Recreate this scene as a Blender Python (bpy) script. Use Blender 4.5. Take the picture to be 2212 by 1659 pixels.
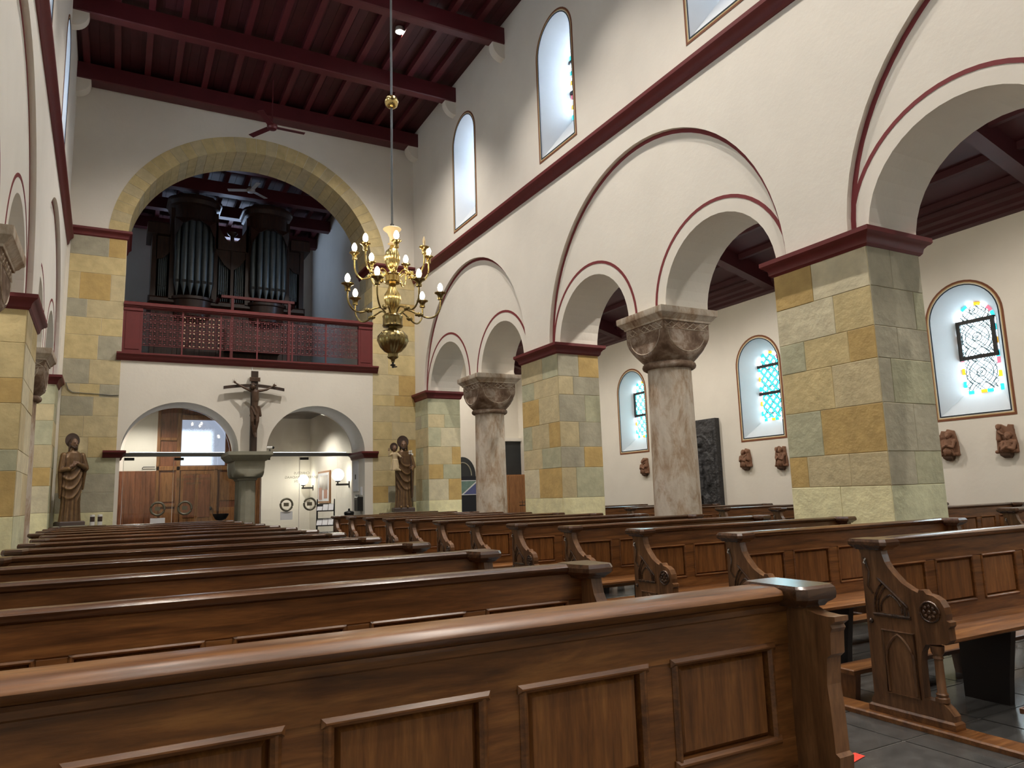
import bpy, bmesh, math, random
from math import sin, cos, pi, radians, sqrt
from mathutils import Vector, Matrix
from mathutils.geometry import tessellate_polygon

random.seed(7)
for o in list(bpy.data.objects):
    bpy.data.objects.remove(o)
scene = bpy.context.scene
col = scene.collection

# ------------------------------------------------------------------ camera
HC = 1.30
YAW, PIT, ROL = radians(28.368), radians(8.6048), radians(-1.7408)
fw = Vector((sin(YAW) * cos(PIT), cos(YAW) * cos(PIT), sin(PIT)))
rt = Vector((cos(YAW), -sin(YAW), 0))
up = rt.cross(fw)
rt2 = rt * cos(ROL) + up * sin(ROL)
up2 = up * cos(ROL) - rt * sin(ROL)
cd = bpy.data.cameras.new('camera')
cam = bpy.data.objects.new('camera', cd)
col.objects.link(cam)
m = Matrix.Identity(4)
for i in range(3):
    m[i][0], m[i][1], m[i][2] = rt2[i], up2[i], -fw[i]
m[2][3] = HC
cam.matrix_world = m
cd.sensor_fit = 'HORIZONTAL'
cd.sensor_width = 36
cd.lens = 1579.37 / 2212 * 36
cd.clip_start = 0.02
cd.clip_end = 200
scene.camera = cam

# ------------------------------------------------------------------ world, exposure, lights
w = bpy.data.worlds.new('world')
scene.world = w
w.use_nodes = True
bg = w.node_tree.nodes['Background']
bg.inputs[0].default_value = (0.62, 0.75, 1.0, 1)
bg.inputs[1].default_value = 1.0
vs = scene.view_settings
vs.view_transform = 'Standard'
vs.look = 'None'
vs.gamma = 1
vs.use_curve_mapping = False
vs.exposure = 0.18
cy = scene.cycles
cy.use_denoising = True
cy.max_bounces = 8
cy.diffuse_bounces = 5
cy.glossy_bounces = 4
cy.transmission_bounces = 6
cy.transparent_max_bounces = 12
cy.sample_clamp_indirect = 6
cy.caustics_reflective = False
cy.caustics_refractive = False
SPOT_W = 900.0        # ceiling spotlights
BULB_E = 45.0         # chandelier bulbs
GLASS_E = 14.0         # daylight through the stained glass
GLASS_HI = 20.0        # clerestory
GLOBE_E = 9.0
WARM = (1.0, 0.915, 0.82)
DAY = (0.70, 0.86, 1.0)

# ------------------------------------------------------------------ materials
def s(r, g, b):
    f = lambda c: (c / 255 / 12.92) if c / 255 <= 0.04045 else ((c / 255 + 0.055) / 1.055) ** 2.4
    return (f(r), f(g), f(b), 1)

MATS = {}
def newmat(name):
    m = bpy.data.materials.new(name)
    m.use_nodes = True
    nt = m.node_tree
    b = nt.nodes['Principled BSDF']
    MATS[name] = m
    return m, nt, b

def coords(nt, scale=(1, 1, 1)):
    tc = nt.nodes.new('ShaderNodeTexCoord')
    mp = nt.nodes.new('ShaderNodeMapping')
    mp.inputs['Scale'].default_value = scale
    nt.links.new(tc.outputs['Object'], mp.inputs['Vector'])
    return mp.outputs['Vector']

def noise(nt, vec, scale, detail=4, rough=0.55, dist=0):
    n = nt.nodes.new('ShaderNodeTexNoise')
    n.inputs['Scale'].default_value = scale
    n.inputs['Detail'].default_value = detail
    n.inputs['Roughness'].default_value = rough
    n.inputs['Distortion'].default_value = dist
    nt.links.new(vec, n.inputs['Vector'])
    return n.outputs['Fac']

def ramp(nt, fac, stops):
    r = nt.nodes.new('ShaderNodeValToRGB')
    e = r.color_ramp.elements
    while len(e) < len(stops):
        e.new(0.5)
    for el, (p, c) in zip(e, stops):
        el.position = p
        el.color = c
    nt.links.new(fac, r.inputs['Fac'])
    return r.outputs['Color']

def mix(nt, a, b, fac, mode='MIX'):
    n = nt.nodes.new('ShaderNodeMix')
    n.data_type = 'RGBA'
    n.blend_type = mode
    for k, v in ((6, a), (7, b), (0, fac)):
        if hasattr(v, 'is_linked') or hasattr(v, 'links'):
            nt.links.new(v, n.inputs[k])
        else:
            n.inputs[k].default_value = v
    return n.outputs[2]

def bump(nt, b, h, strength, dist=0.02):
    n = nt.nodes.new('ShaderNodeBump')
    n.inputs['Strength'].default_value = strength
    n.inputs['Distance'].default_value = dist
    nt.links.new(h, n.inputs['Height'])
    nt.links.new(n.outputs['Normal'], b.inputs['Normal'])

def plain(name, c, rough=0.6, var=0.12, nscale=6, bmp=0.0, bscale=30, metal=0.0, coat=0.0, per_object=0.0, bdist=0.01):
    m, nt, b = newmat(name)
    v = coords(nt)
    f = noise(nt, v, nscale)
    d = tuple(x * (1 - var) for x in c[:3]) + (1,)
    l = tuple(min(1, x * (1 + var)) for x in c[:3]) + (1,)
    cc = ramp(nt, f, [(0.3, d), (0.7, l)])
    if per_object:
        oi = nt.nodes.new('ShaderNodeObjectInfo')
        mr = nt.nodes.new('ShaderNodeMapRange')
        mr.inputs['To Min'].default_value = 1 - per_object
        mr.inputs['To Max'].default_value = 1 + per_object
        nt.links.new(oi.outputs['Random'], mr.inputs['Value'])
        hsv = nt.nodes.new('ShaderNodeHueSaturation')
        nt.links.new(mr.outputs['Result'], hsv.inputs['Value'])
        nt.links.new(cc, hsv.inputs['Color'])
        cc = hsv.outputs['Color']
    nt.links.new(cc, b.inputs['Base Color'])
    b.inputs['Roughness'].default_value = rough
    b.inputs['Metallic'].default_value = metal
    if coat:
        b.inputs['Coat Weight'].default_value = coat
        b.inputs['Coat Roughness'].default_value = 0.25
    if bmp:
        bump(nt, b, noise(nt, v, bscale, 5), bmp, bdist)
    return m

def emit(name, c, strength):
    m, nt, b = newmat(name)
    b.inputs['Base Color'].default_value = tuple(c[:3]) + (1,)
    b.inputs['Emission Color'].default_value = tuple(c[:3]) + (1,)
    b.inputs['Emission Strength'].default_value = strength
    b.inputs['Roughness'].default_value = 0.3
    return m

def wood(name, dark, mid, light, stretch=(1.2, 14, 14), rough=0.36, knots=False, coat=0.25, per_object=0.14):
    m, nt, b = newmat(name)
    v = coords(nt, stretch)
    f1 = noise(nt, v, 1.6, 6, 0.6, 0.6)
    f2 = noise(nt, v, 9.0, 4, 0.6, 0.2)
    c = ramp(nt, f1, [(0.28, dark), (0.5, mid), (0.74, light)])
    g = ramp(nt, f2, [(0.35, (0.62, 0.62, 0.62, 1)), (0.6, (1, 1, 1, 1))])
    c = mix(nt, c, g, 0.7, 'MULTIPLY')
    if knots:
        vo = nt.nodes.new('ShaderNodeTexVoronoi')
        vo.inputs['Scale'].default_value = 3.6
        v2 = coords(nt, (1.0, 0.2, 1.7))
        nt.links.new(v2, vo.inputs['Vector'])
        k = ramp(nt, vo.outputs['Distance'], [(0.03, (0.16, 0.13, 0.11, 1)), (0.11, (0.55, 0.48, 0.42, 1)), (0.24, (1, 1, 1, 1))])
        c = mix(nt, c, k, 0.85, 'MULTIPLY')
    oi = nt.nodes.new('ShaderNodeObjectInfo')
    mr = nt.nodes.new('ShaderNodeMapRange')
    mr.inputs['To Min'].default_value = 1 - per_object
    mr.inputs['To Max'].default_value = 1 + per_object
    nt.links.new(oi.outputs['Random'], mr.inputs['Value'])
    hsv = nt.nodes.new('ShaderNodeHueSaturation')
    nt.links.new(mr.outputs['Result'], hsv.inputs['Value'])
    nt.links.new(c, hsv.inputs['Color'])
    nt.links.new(hsv.outputs['Color'], b.inputs['Base Color'])
    b.inputs['Roughness'].default_value = rough
    b.inputs['Coat Weight'].default_value = coat
    b.inputs['Coat Roughness'].default_value = 0.22
    bump(nt, b, f2, 0.12, 0.004)
    return m

CREAM = plain('cream_plaster', s(229, 224, 213), 0.9, 0.035, 1.3, 0.12, 14, bdist=0.02)
WHITE_P = plain('white_plaster', s(235, 232, 224), 0.9, 0.03, 1.5, 0.1, 18)
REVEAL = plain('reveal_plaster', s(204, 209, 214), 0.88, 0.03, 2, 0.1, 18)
SANDBASE = plain('mortar', s(214, 205, 172), 0.95, 0.06, 8)
def stone(name, c, b=0.24):
    return plain(name, c, 0.86, 0.13, 5, b, 13, per_object=0.05, bdist=0.035)
ST = {
    'o': stone('stone_ochre', s(190, 162, 104)),
    't': stone('stone_tan', s(196, 182, 144)),
    'y': stone('stone_yellow', s(202, 184, 136)),
    'g': stone('stone_greygreen', s(178, 177, 148)),
    'p': stone('stone_pale', s(208, 199, 168)),
    'k': stone('stone_grey', s(172, 167, 146)),
    'c': stone('plinth_cream_paint', s(226, 220, 176)),
    'd': stone('plinth_green_paint', s(205, 206, 172)),
}
RED = plain('oxblood_paint', s(102, 36, 37), 0.55, 0.1, 6, 0.05, 30)
REDLINE = plain('oxblood_line', s(122, 46, 50), 0.7, 0.06, 8)
REDDARK = plain('oxblood_ceiling_paint', s(84, 27, 33), 0.5, 0.12, 3, 0.05, 20, per_object=0.08)
BOARD = plain('oxblood_ceiling_board', s(70, 24, 30), 0.6, 0.15, 4, per_object=0.1)
BROWNLINE = plain('brown_border_paint', s(120, 70, 42), 0.7, 0.06)
TANLINE = plain('tan_border_paint', s(196, 170, 120), 0.8, 0.05)
BLUELINE = plain('blue_black_border_paint', s(18, 34, 48), 0.7, 0.05)
OAK = wood('oak_rail', s(74, 44, 21), s(120, 77, 40), s(148, 101, 55))
OAKV = wood('oak_panel', s(82, 49, 22), s(126, 81, 41), s(154, 105, 57), (14, 14, 1.2))
OAKK = wood('oak_frieze_knots', s(70, 41, 19), s(124, 80, 40), s(160, 111, 60), (1.2, 14, 10), knots=True)
OAKD = wood('oak_dark_cap', s(46, 27, 16), s(74, 47, 29), s(102, 69, 44), rough=0.24, coat=0.4)
OAKE = wood('oak_end', s(74, 47, 28), s(114, 78, 49), s(144, 104, 69), (10, 10, 1.4))
SUPPORT = plain('pew_support_black', s(30, 24, 22), 0.5, 0.1)
DOORW = wood('door_oak', s(96, 60, 32), s(148, 100, 58), s(176, 126, 78), (12, 12, 1.2), rough=0.4)
PLANKW = wood('vestibule_plank_wood', s(90, 52, 34), s(134, 82, 54), s(158, 102, 70), (12, 12, 1.0), rough=0.35)
ORGANW = wood('organ_case_wood', s(32, 17, 11), s(54, 31, 20), s(72, 43, 28), (12, 12, 1.2), rough=0.42)
PIPE = plain('organ_pipe_tin', s(96, 104, 108), 0.4, 0.08, 10, metal=0.85)
MOUTH = plain('pipe_mouth_dark', s(24, 24, 24), 0.6)
BRASS = plain('polished_brass', s(208, 184, 122), 0.2, 0.06, 8, metal=1.0)
BRASSD = plain('aged_brass', s(146, 130, 88), 0.26, 0.1, 8, metal=1.0)
IVORY = plain('ivory_enamel', s(226, 206, 168), 0.4, 0.04)
STEEL = plain('grey_steel', s(112, 116, 118), 0.35, 0.06, metal=0.6)
RINGST = plain('brushed_ring_steel', s(120, 116, 100), 0.4, 0.06, metal=0.5)
BLACK = plain('black_metal', s(24, 23, 24), 0.45, 0.1)
WHITEPL = plain('white_plastic', s(225, 225, 222), 0.45, 0.03)
PAPER = plain('white_paper', s(226, 228, 232), 0.8, 0.03)
TILE = plain('bluestone_tile', s(68, 68, 67), 0.2, 0.3, 9, 0.12, 40, per_object=0.14, bdist=0.004)
GROUT = plain('tile_grout', s(98, 94, 88), 0.8, 0.1)
STATUEW = plain('statue_gilded_wood', s(116, 90, 62), 0.42, 0.45, 12, 0.3, 26, metal=0.3)
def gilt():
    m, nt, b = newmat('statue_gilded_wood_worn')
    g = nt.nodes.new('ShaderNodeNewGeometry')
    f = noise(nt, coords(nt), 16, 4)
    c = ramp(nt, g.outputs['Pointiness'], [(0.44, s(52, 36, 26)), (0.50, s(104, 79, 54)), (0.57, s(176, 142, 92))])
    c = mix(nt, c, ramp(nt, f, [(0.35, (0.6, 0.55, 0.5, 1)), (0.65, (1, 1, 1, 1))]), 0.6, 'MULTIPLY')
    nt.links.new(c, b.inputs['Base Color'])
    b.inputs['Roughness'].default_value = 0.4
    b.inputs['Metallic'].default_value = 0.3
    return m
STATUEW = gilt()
STATUES = plain('statue_dark_hair_wood', s(62, 44, 34), 0.55, 0.2, 14)
STATUEF = plain('statue_face_wood', s(120, 92, 72), 0.55, 0.1, 14)
STATUEC = plain('statue_child_robe', s(196, 176, 140), 0.55, 0.1, 14)
CORPUS = plain('corpus_wood', s(80, 58, 42), 0.5, 0.18, 12)
CROSSW = wood('cross_dark_wood', s(34, 22, 16), s(56, 38, 28), s(72, 50, 36), (10, 10, 1.5), rough=0.5)
TERRA = plain('brown_terracotta', s(128, 92, 70), 0.75, 0.12, 10, 0.2, 30)
TERRAD = plain('dark_terracotta', s(84, 60, 44), 0.75, 0.12, 10)
BRONZE = plain('black_relief_slab', s(50, 50, 52), 0.55, 0.15, 8, 1.0, 7, bdist=0.08)
GREYST = plain('grey_sandstone', s(150, 148, 132), 0.85, 0.08, 6, 0.1, 30)
CABW = wood('cabinet_beech', s(130, 84, 44), s(158, 106, 60), s(176, 124, 74), (12, 12, 1.0), rough=0.45)
CHARCOAL = plain('charcoal_panel', s(44, 48, 50), 0.6, 0.2, 2)
NAVY = plain('navy_black_panel', s(22, 26, 36), 0.6, 0.1)
TAPE = plain('red_floor_tape', s(220, 72, 58), 0.5, 0.05)
FANW = plain('fan_white_enamel', s(190, 186, 184), 0.4, 0.04)

def capital_stone():
    m, nt, b = newmat('weathered_column_stone')
    v = coords(nt, (1.0, 1.0, 0.45))
    f = noise(nt, v, 3.2, 8, 0.72, 0.4)
    c = ramp(nt, f, [(0.33, s(124, 96, 74)), (0.44, s(172, 151, 128)), (0.56, s(200, 190, 175)), (0.78, s(180, 166, 144))])
    g = noise(nt, coords(nt, (1, 1, 0.18)), 14, 4)
    c = mix(nt, c, ramp(nt, g, [(0.3, (0.7, 0.66, 0.62, 1)), (0.6, (1, 1, 1, 1))]), 0.6, 'MULTIPLY')
    nt.links.new(c, b.inputs['Base Color'])
    b.inputs['Roughness'].default_value = 0.85
    bump(nt, b, f, 0.3, 0.02)
    return m
COLST = capital_stone()
def capital_brown():
    m, nt, b = newmat('capital_brown_patina')
    f = noise(nt, coords(nt), 4.5, 8, 0.7, 0.3)
    c = ramp(nt, f, [(0.35, s(92, 70, 54)), (0.5, s(124, 102, 84)), (0.64, s(170, 156, 142))])
    nt.links.new(c, b.inputs['Base Color'])
    b.inputs['Roughness'].default_value = 0.8
    bump(nt, b, f, 0.4, 0.02)
    return m
CAPB = capital_brown()

def glass_clear():
    m, nt, b = newmat('clear_door_glass')
    out = nt.nodes['Material Output']
    nt.nodes.remove(b)
    tr = nt.nodes.new('ShaderNodeBsdfTransparent')
    tr.inputs[0].default_value = (0.96, 0.98, 0.97, 1)
    gl = nt.nodes.new('ShaderNodeBsdfGlossy')
    gl.inputs['Roughness'].default_value = 0.02
    fr = nt.nodes.new('ShaderNodeFresnel')
    fr.inputs['IOR'].default_value = 1.5
    mx = nt.nodes.new('ShaderNodeMixShader')
    nt.links.new(fr.outputs[0], mx.inputs[0])
    nt.links.new(tr.outputs[0], mx.inputs[1])
    nt.links.new(gl.outputs[0], mx.inputs[2])
    nt.links.new(mx.outputs[0], out.inputs[0])
    return m
GLASS = glass_clear()

def stained(name, tint, strength, freq=9.0, teal=0.5):
    """leaded strap-work glass lit by daylight: diagonal straps with dark lead lines"""
    m, nt, b = newmat(name)
    tc = nt.nodes.new('ShaderNodeTexCoord')
    sep = nt.nodes.new('ShaderNodeSeparateXYZ')
    nt.links.new(tc.outputs['Object'], sep.inputs[0])
    def math_(op, a, b2=None):
        n = nt.nodes.new('ShaderNodeMath')
        n.operation = op
        for k, v in ((0, a), (1, b2)):
            if v is None:
                continue
            if isinstance(v, (int, float)):
                n.inputs[k].default_value = v
            else:
                nt.links.new(v, n.inputs[k])
        return n.outputs[0]
    y, z = sep.outputs['Y'], sep.outputs['Z']
    d1 = math_('MULTIPLY', math_('ADD', y, z), freq)
    d2 = math_('MULTIPLY', math_('SUBTRACT', y, z), freq)
    rr = math_('MULTIPLY', math_('SQRT', math_('ADD', math_('POWER', y, 2), math_('POWER', math_('SUBTRACT', math_('MODULO', math_('ADD', z, 10), 0.34), 0.17), 2))), freq * 1.2)
    lead = None
    strap = None
    for d in (d1, d2, rr):
        fr = math_('FRACT', d)
        l1 = math_('LESS_THAN', math_('ABSOLUTE', math_('SUBTRACT', fr, 0.1)), 0.05)
        l2 = math_('LESS_THAN', math_('ABSOLUTE', math_('SUBTRACT', fr, 0.42)), 0.05)
        l = math_('MAXIMUM', l1, l2)
        st = math_('MULTIPLY', math_('GREATER_THAN', fr, 0.1), math_('LESS_THAN', fr, 0.42))
        lead = l if lead is None else math_('MAXIMUM', lead, l)
        if d is not rr:
            strap = st if strap is None else math_('MAXIMUM', strap, st)
    base = mix(nt, (tint[0], tint[1], tint[2], 1), (tint[0] * (1 - teal) ** 3, tint[1] * (1 - 0.55 * teal), tint[2] * (1 - 0.45 * teal), 1), strap)
    ce = mix(nt, base, (0.003, 0.006, 0.007, 1), lead)
    nt.links.new(ce, b.inputs['Emission Color'])
    b.inputs['Base Color'].default_value = (0.1, 0.12, 0.13, 1)
    b.inputs['Emission Strength'].default_value = strength
    b.inputs['Roughness'].default_value = 0.2
    return m
GL_A = stained('stained_glass_pale', (0.76, 0.90, 1.0), GLASS_E, 5.2, 0.1)
GL_B = stained('stained_glass_teal', (0.70, 0.92, 1.0), GLASS_E * 0.7, 5.6, 0.8)
GL_C = stained('stained_glass_aqua', (0.75, 0.95, 1.0), GLASS_E * 0.8, 5.2, 0.6)
GL_H = stained('stained_glass_clerestory', (0.74, 0.86, 1.0), GLASS_HI, 6.0, 0.0)
BG = {'w': emit('border_glass_white', (0.85, 0.95, 1.0), GLASS_E),
      't': emit('border_glass_turquoise', (0.01, 0.35, 0.42), GLASS_E * 0.3),
      'o': emit('border_glass_amber', (0.9, 0.36, 0.02), GLASS_E * 0.12),
      'r': emit('border_glass_rose', (0.6, 0.12, 0.18), GLASS_E * 0.1)}
def frosted():
    m, nt, b = newmat('frosted_daylight_pane')
    tc = nt.nodes.new('ShaderNodeTexCoord')
    gr = nt.nodes.new('ShaderNodeTexNoise')
    gr.inputs['Scale'].default_value = 60
    sp = nt.nodes.new('ShaderNodeSeparateXYZ')
    ad = nt.nodes.new('ShaderNodeMix')
    ad.data_type = 'VECTOR'
    ad.inputs[0].default_value = 0.12
    nt.links.new(tc.outputs['Object'], gr.inputs['Vector'])
    nt.links.new(tc.outputs['Object'], ad.inputs[4])
    nt.links.new(gr.outputs['Color'], ad.inputs[5])
    nt.links.new(ad.outputs[1], sp.inputs[0])
    def lt(o, v):
        n = nt.nodes.new('ShaderNodeMapRange')
        n.inputs['From Min'].default_value = v + 0.06
        n.inputs['From Max'].default_value = v - 0.06
        nt.links.new(o, n.inputs['Value'])
        return n.outputs['Result']
    mu = nt.nodes.new('ShaderNodeMath')
    mu.operation = 'MULTIPLY'
    nt.links.new(lt(sp.outputs['X'], 2.02), mu.inputs[0])
    nt.links.new(lt(sp.outputs['Z'], 2.93), mu.inputs[1])
    c = mix(nt, (0.30, 0.34, 0.46, 1), (1.3, 1.5, 1.8, 1), mu.outputs[0])
    nt.links.new(c, b.inputs['Emission Color'])
    b.inputs['Emission Strength'].default_value = 1.0
    b.inputs['Base Color'].default_value = (0.2, 0.22, 0.25, 1)
    b.inputs['Roughness'].default_value = 0.15
    return m
FROST = frosted()
BULB = emit('lit_bulb', (1.0, 0.82, 0.55), BULB_E)
GLOBE = emit('lit_opal_globe', (1.0, 0.93, 0.80), GLOBE_E)
SPOTG = emit('spotlight_lens', (1.0, 0.90, 0.75), 60)
LOFTDAY = emit('loft_window_daylight', (0.55, 0.72, 1.0), 6)

# ------------------------------------------------------------------ helpers
class MB:
    def __init__(self):
        self.v, self.f = [], []
    def add(self, v, f):
        n = len(self.v)
        self.v += [tuple(p) for p in v]
        self.f += [tuple(i + n for i in q) for q in f]
        return self
    def box(self, x0, x1, y0, y1, z0, z1):
        v = [(x, y, z) for z in (z0, z1) for y in (y0, y1) for x in (x0, x1)]
        return self.add(v, [(0, 2, 3, 1), (4, 5, 7, 6), (0, 1, 5, 4), (2, 6, 7, 3), (0, 4, 6, 2), (1, 3, 7, 5)])
    def bev(self, x0, x1, y0, y1, z0, z1, face, b):
        """box with the edges of one face ('-y', '-x', ...) chamfered"""
        ax = 'xyz'.index(face[1])
        lo, hi = [x0, y0, z0], [x1, y1, z1]
        front = lo[ax] if face[0] == '-' else hi[ax]
        back = hi[ax] if face[0] == '-' else lo[ax]
        mid = front + (b if face[0] == '-' else -b)
        o = [i for i in range(3) if i != ax]
        def ring(d, ins):
            r = []
            for a, c in ((0, 0), (1, 0), (1, 1), (0, 1)):
                p = [0, 0, 0]
                p[ax] = d
                p[o[0]] = (lo, hi)[a][o[0]] + (ins if a == 0 else -ins)
                p[o[1]] = (lo, hi)[c][o[1]] + (ins if c == 0 else -ins)
                r.append(p)
            return r
        return self.loft([ring(back, 0), ring(mid, 0), ring(front, b)])
    def loft(self, rings, closed=True, caps=True):
        n = len(rings[0])
        v = [p for r in rings for p in r]
        f = []
        for i in range(len(rings) - 1):
            for j in range(n if closed else n - 1):
                k = (j + 1) % n
                f.append((i * n + j, i * n + k, (i + 1) * n + k, (i + 1) * n + j))
        if caps:
            f.append(tuple(range(n))[::-1])
            f.append(tuple(range((len(rings) - 1) * n, len(rings) * n)))
        return self.add(v, f)
    def prism(self, poly, fn, a, b):
        """polygon (u,v) swept from w=a to w=b, fn maps (u,v,w) to xyz"""
        return self.loft([[fn(u, v, a) for u, v in poly], [fn(u, v, b) for u, v in poly]])
    def lathe(self, prof, c=(0, 0, 0), n=20, flute=None):
        rings = []
        for r, z in prof:
            ring = []
            for i in range(n):
                t = 2 * pi * i / n
                rr = r
                if flute:
                    rr = r * (1 + flute[1] * abs(sin(flute[0] * t / 2)) - flute[1])
                ring.append((c[0] + rr * cos(t), c[1] + rr * sin(t), c[2] + z))
            rings.append(ring)
        return self.loft(rings)
    def tube(self, pts, r, n=8, closed=False):
        pts = [Vector(p) for p in pts]
        rings = []
        up0 = Vector((0, 0, 1))
        L = len(pts)
        for i, p in enumerate(pts):
            a = pts[(i - 1) % L] if (closed or i > 0) else p
            b = pts[(i + 1) % L] if (closed or i < L - 1) else p
            d = (b - a).normalized()
            u = up0 if abs(d.dot(up0)) < 0.95 else Vector((1, 0, 0))
            sx = d.cross(u).normalized()
            sy = sx.cross(d).normalized()
            rr = r[i] if isinstance(r, (list, tuple)) else r
            rings.append([p + sx * rr * cos(2 * pi * k / n) + sy * rr * sin(2 * pi * k / n) for k in range(n)])
        if closed:
            rings.append(rings[0])
            return self.loft(rings, caps=False)
        return self.loft(rings)
    def ball(self, c, r, nu=12, nv=8):
        if not isinstance(r, (tuple, list)):
            r = (r, r, r)
        rings = []
        for i in range(nv + 1):
            a = -pi / 2 + pi * i / nv
            k = max(cos(a), 0.02)
            rings.append([(c[0] + r[0] * k * cos(2 * pi * j / nu), c[1] + r[1] * k * sin(2 * pi * j / nu), c[2] + r[2] * sin(a)) for j in range(nu)])
        return self.loft(rings)
    def cap(self, p, q, r0, r1, n=10):
        """tapered capsule"""
        p, q = Vector(p), Vector(q)
        d = (q - p)
        L = max(d.length, 1e-4)
        d.normalize()
        pts, rs = [], []
        for t in (-1, -0.7, -0.35):
            pts.append(p + d * r0 * t); rs.append(max(r0 * sqrt(1 - t * t), r0 * 0.08))
        for t in (0, 0.5, 1):
            pts.append(p + d * L * t); rs.append(r0 + (r1 - r0) * t)
        for t in (0.35, 0.7, 1):
            pts.append(q + d * r1 * t); rs.append(max(r1 * sqrt(1 - t * t), r1 * 0.08))
        return self.tube(pts, rs, n)
    def plate(self, loops, fn, a, b):
        """polygon with holes, thickness from w=a to w=b"""
        flat = [Vector((u, v, 0)) for l in loops for u, v in l]
        tris = tessellate_polygon([[Vector((u, v, 0)) for u, v in l] for l in loops])
        n = len(flat)
        v = [fn(p.x, p.y, a) for p in flat] + [fn(p.x, p.y, b) for p in flat]
        f = [tuple(t) for t in tris] + [tuple(i + n for i in t[::-1]) for t in tris]
        k = 0
        for l in loops:
            c = len(l)
            for i in range(c):
                j = (i + 1) % c
                f.append((k + i, k + j, k + j + n, k + i + n))
            k += c
        return self.add(v, f)
    def build(self, name, mat, parent=None, smooth=None, kind=None):
        me = bpy.data.meshes.new(name)
        me.from_pydata(self.v, [], self.f)
        bm = bmesh.new()
        bm.from_mesh(me)
        bmesh.ops.recalc_face_normals(bm, faces=bm.faces)
        bm.to_mesh(me)
        bm.free()
        if smooth is not None:
            me.polygons.foreach_set('use_smooth', [True] * len(me.polygons))
            me.set_sharp_from_angle(angle=radians(smooth))
        me.materials.append(mat)
        o = bpy.data.objects.new(name, me)
        col.objects.link(o)
        if parent:
            o.parent = parent
        if kind:
            o['kind'] = kind
        return o

def tag(o, label, cat=None, group=None, kind=None):
    o['label'] = label
    if cat:
        o['category'] = cat
    if group:
        o['group'] = group
    if kind:
        o['kind'] = kind
    return o

def thing(name, label, cat, loc=(0, 0, 0), rz=0, group=None):
    o = bpy.data.objects.new(name, None)
    o.empty_display_size = 0.1
    col.objects.link(o)
    o.location = loc
    o.rotation_euler = (0, 0, rz)
    return tag(o, label, cat, group)

def struct(o, label=None):
    o['kind'] = 'structure'
    if label:
        o['label'] = label
    return o

def copy_tree(o, parent=None):
    c = o.copy()
    col.objects.link(c)
    c.parent = parent
    for ch in list(o.children):
        copy_tree(ch, c)
    return c

def arc(yc, zc, a, b, t0, t1, n):
    return [(yc + a * cos(t0 + (t1 - t0) * i / n), zc + b * sin(t0 + (t1 - t0) * i / n)) for i in range(n + 1)]

def blob(mb, name, mat, parent, voxel=0.012, smooth=4):
    """fuse the closed pieces of mb into one continuous surface"""
    o = mb.build(name, mat, None)
    r = o.modifiers.new('r', 'REMESH')
    r.mode = 'VOXEL'
    r.voxel_size = voxel
    r.use_smooth_shade = True
    sm = o.modifiers.new('s', 'SMOOTH')
    sm.iterations = smooth
    sm.factor = 0.5
    dg = bpy.context.evaluated_depsgraph_get()
    me = bpy.data.meshes.new_from_object(o.evaluated_get(dg))
    o.modifiers.clear()
    old = o.data
    o.data = me
    bpy.data.meshes.remove(old)
    me.name = name
    me.materials.clear()
    me.materials.append(mat)
    me.polygons.foreach_set('use_smooth', [True] * len(me.polygons))
    o.parent = parent
    return o

def text(name, body, size, mat, parent, mtx, mirror=False, align='CENTER', ext=0.001):
    cu = bpy.data.curves.new(name, 'FONT')
    cu.body = body
    cu.size = size
    cu.align_x = align
    cu.align_y = 'CENTER'
    cu.extrude = ext
    t = bpy.data.objects.new(name + '_tmp', cu)
    col.objects.link(t)
    dg = bpy.context.evaluated_depsgraph_get()
    me = bpy.data.meshes.new_from_object(t.evaluated_get(dg))
    bpy.data.objects.remove(t)
    me.name = name
    me.transform(mtx @ Matrix.Scale(-1 if mirror else 1, 4, (1, 0, 0)))
    me.materials.clear()
    me.materials.append(mat)
    o = bpy.data.objects.new(name, me)
    col.objects.link(o)
    o.parent = parent
    return o

# ------------------------------------------------------------------ the building
XR, D, YF = 6.6, 17.43, -9.0
TW = 0.85                       # arcade wall thickness
def xl(y):                      # the north arcade is not quite parallel
    return -1.16 + (D - y) * 0.015
def fR(y, z, d): return (XR + d, y, z)
def fL(y, z, d): return (xl(y) - d, y, z)
def fB(x, z, d): return (x, D + d, z)
XA = 11.2
def fA(y, z, d): return (XA + d, y, z)
def fAL(y, z, d): return (xl(y) - 4.6 - d, y, z)
ZS = 3.82                       # springing of the arcade arches
ZT = 10.95

ARCH = [(-0.23, 1.74), (2.58, 4.565), (5.76, 7.75), (8.59, 10.55), (11.83, 13.70), (14.45, 16.57)]
BLIND = [(-0.47, 4.76), (5.56, 10.79), (11.60, 16.82)]
CLER = [14.19, 10.26, 6.28, 2.30, -1.70, -5.6]
def win_loop(yc, h, sill, spring, n=20):
    return [(yc - h, sill), (yc + h, sill)] + arc(yc, spring, h, h, 0, pi, n)
CW = dict(h=0.56, sill=7.36, spring=9.33)

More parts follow.
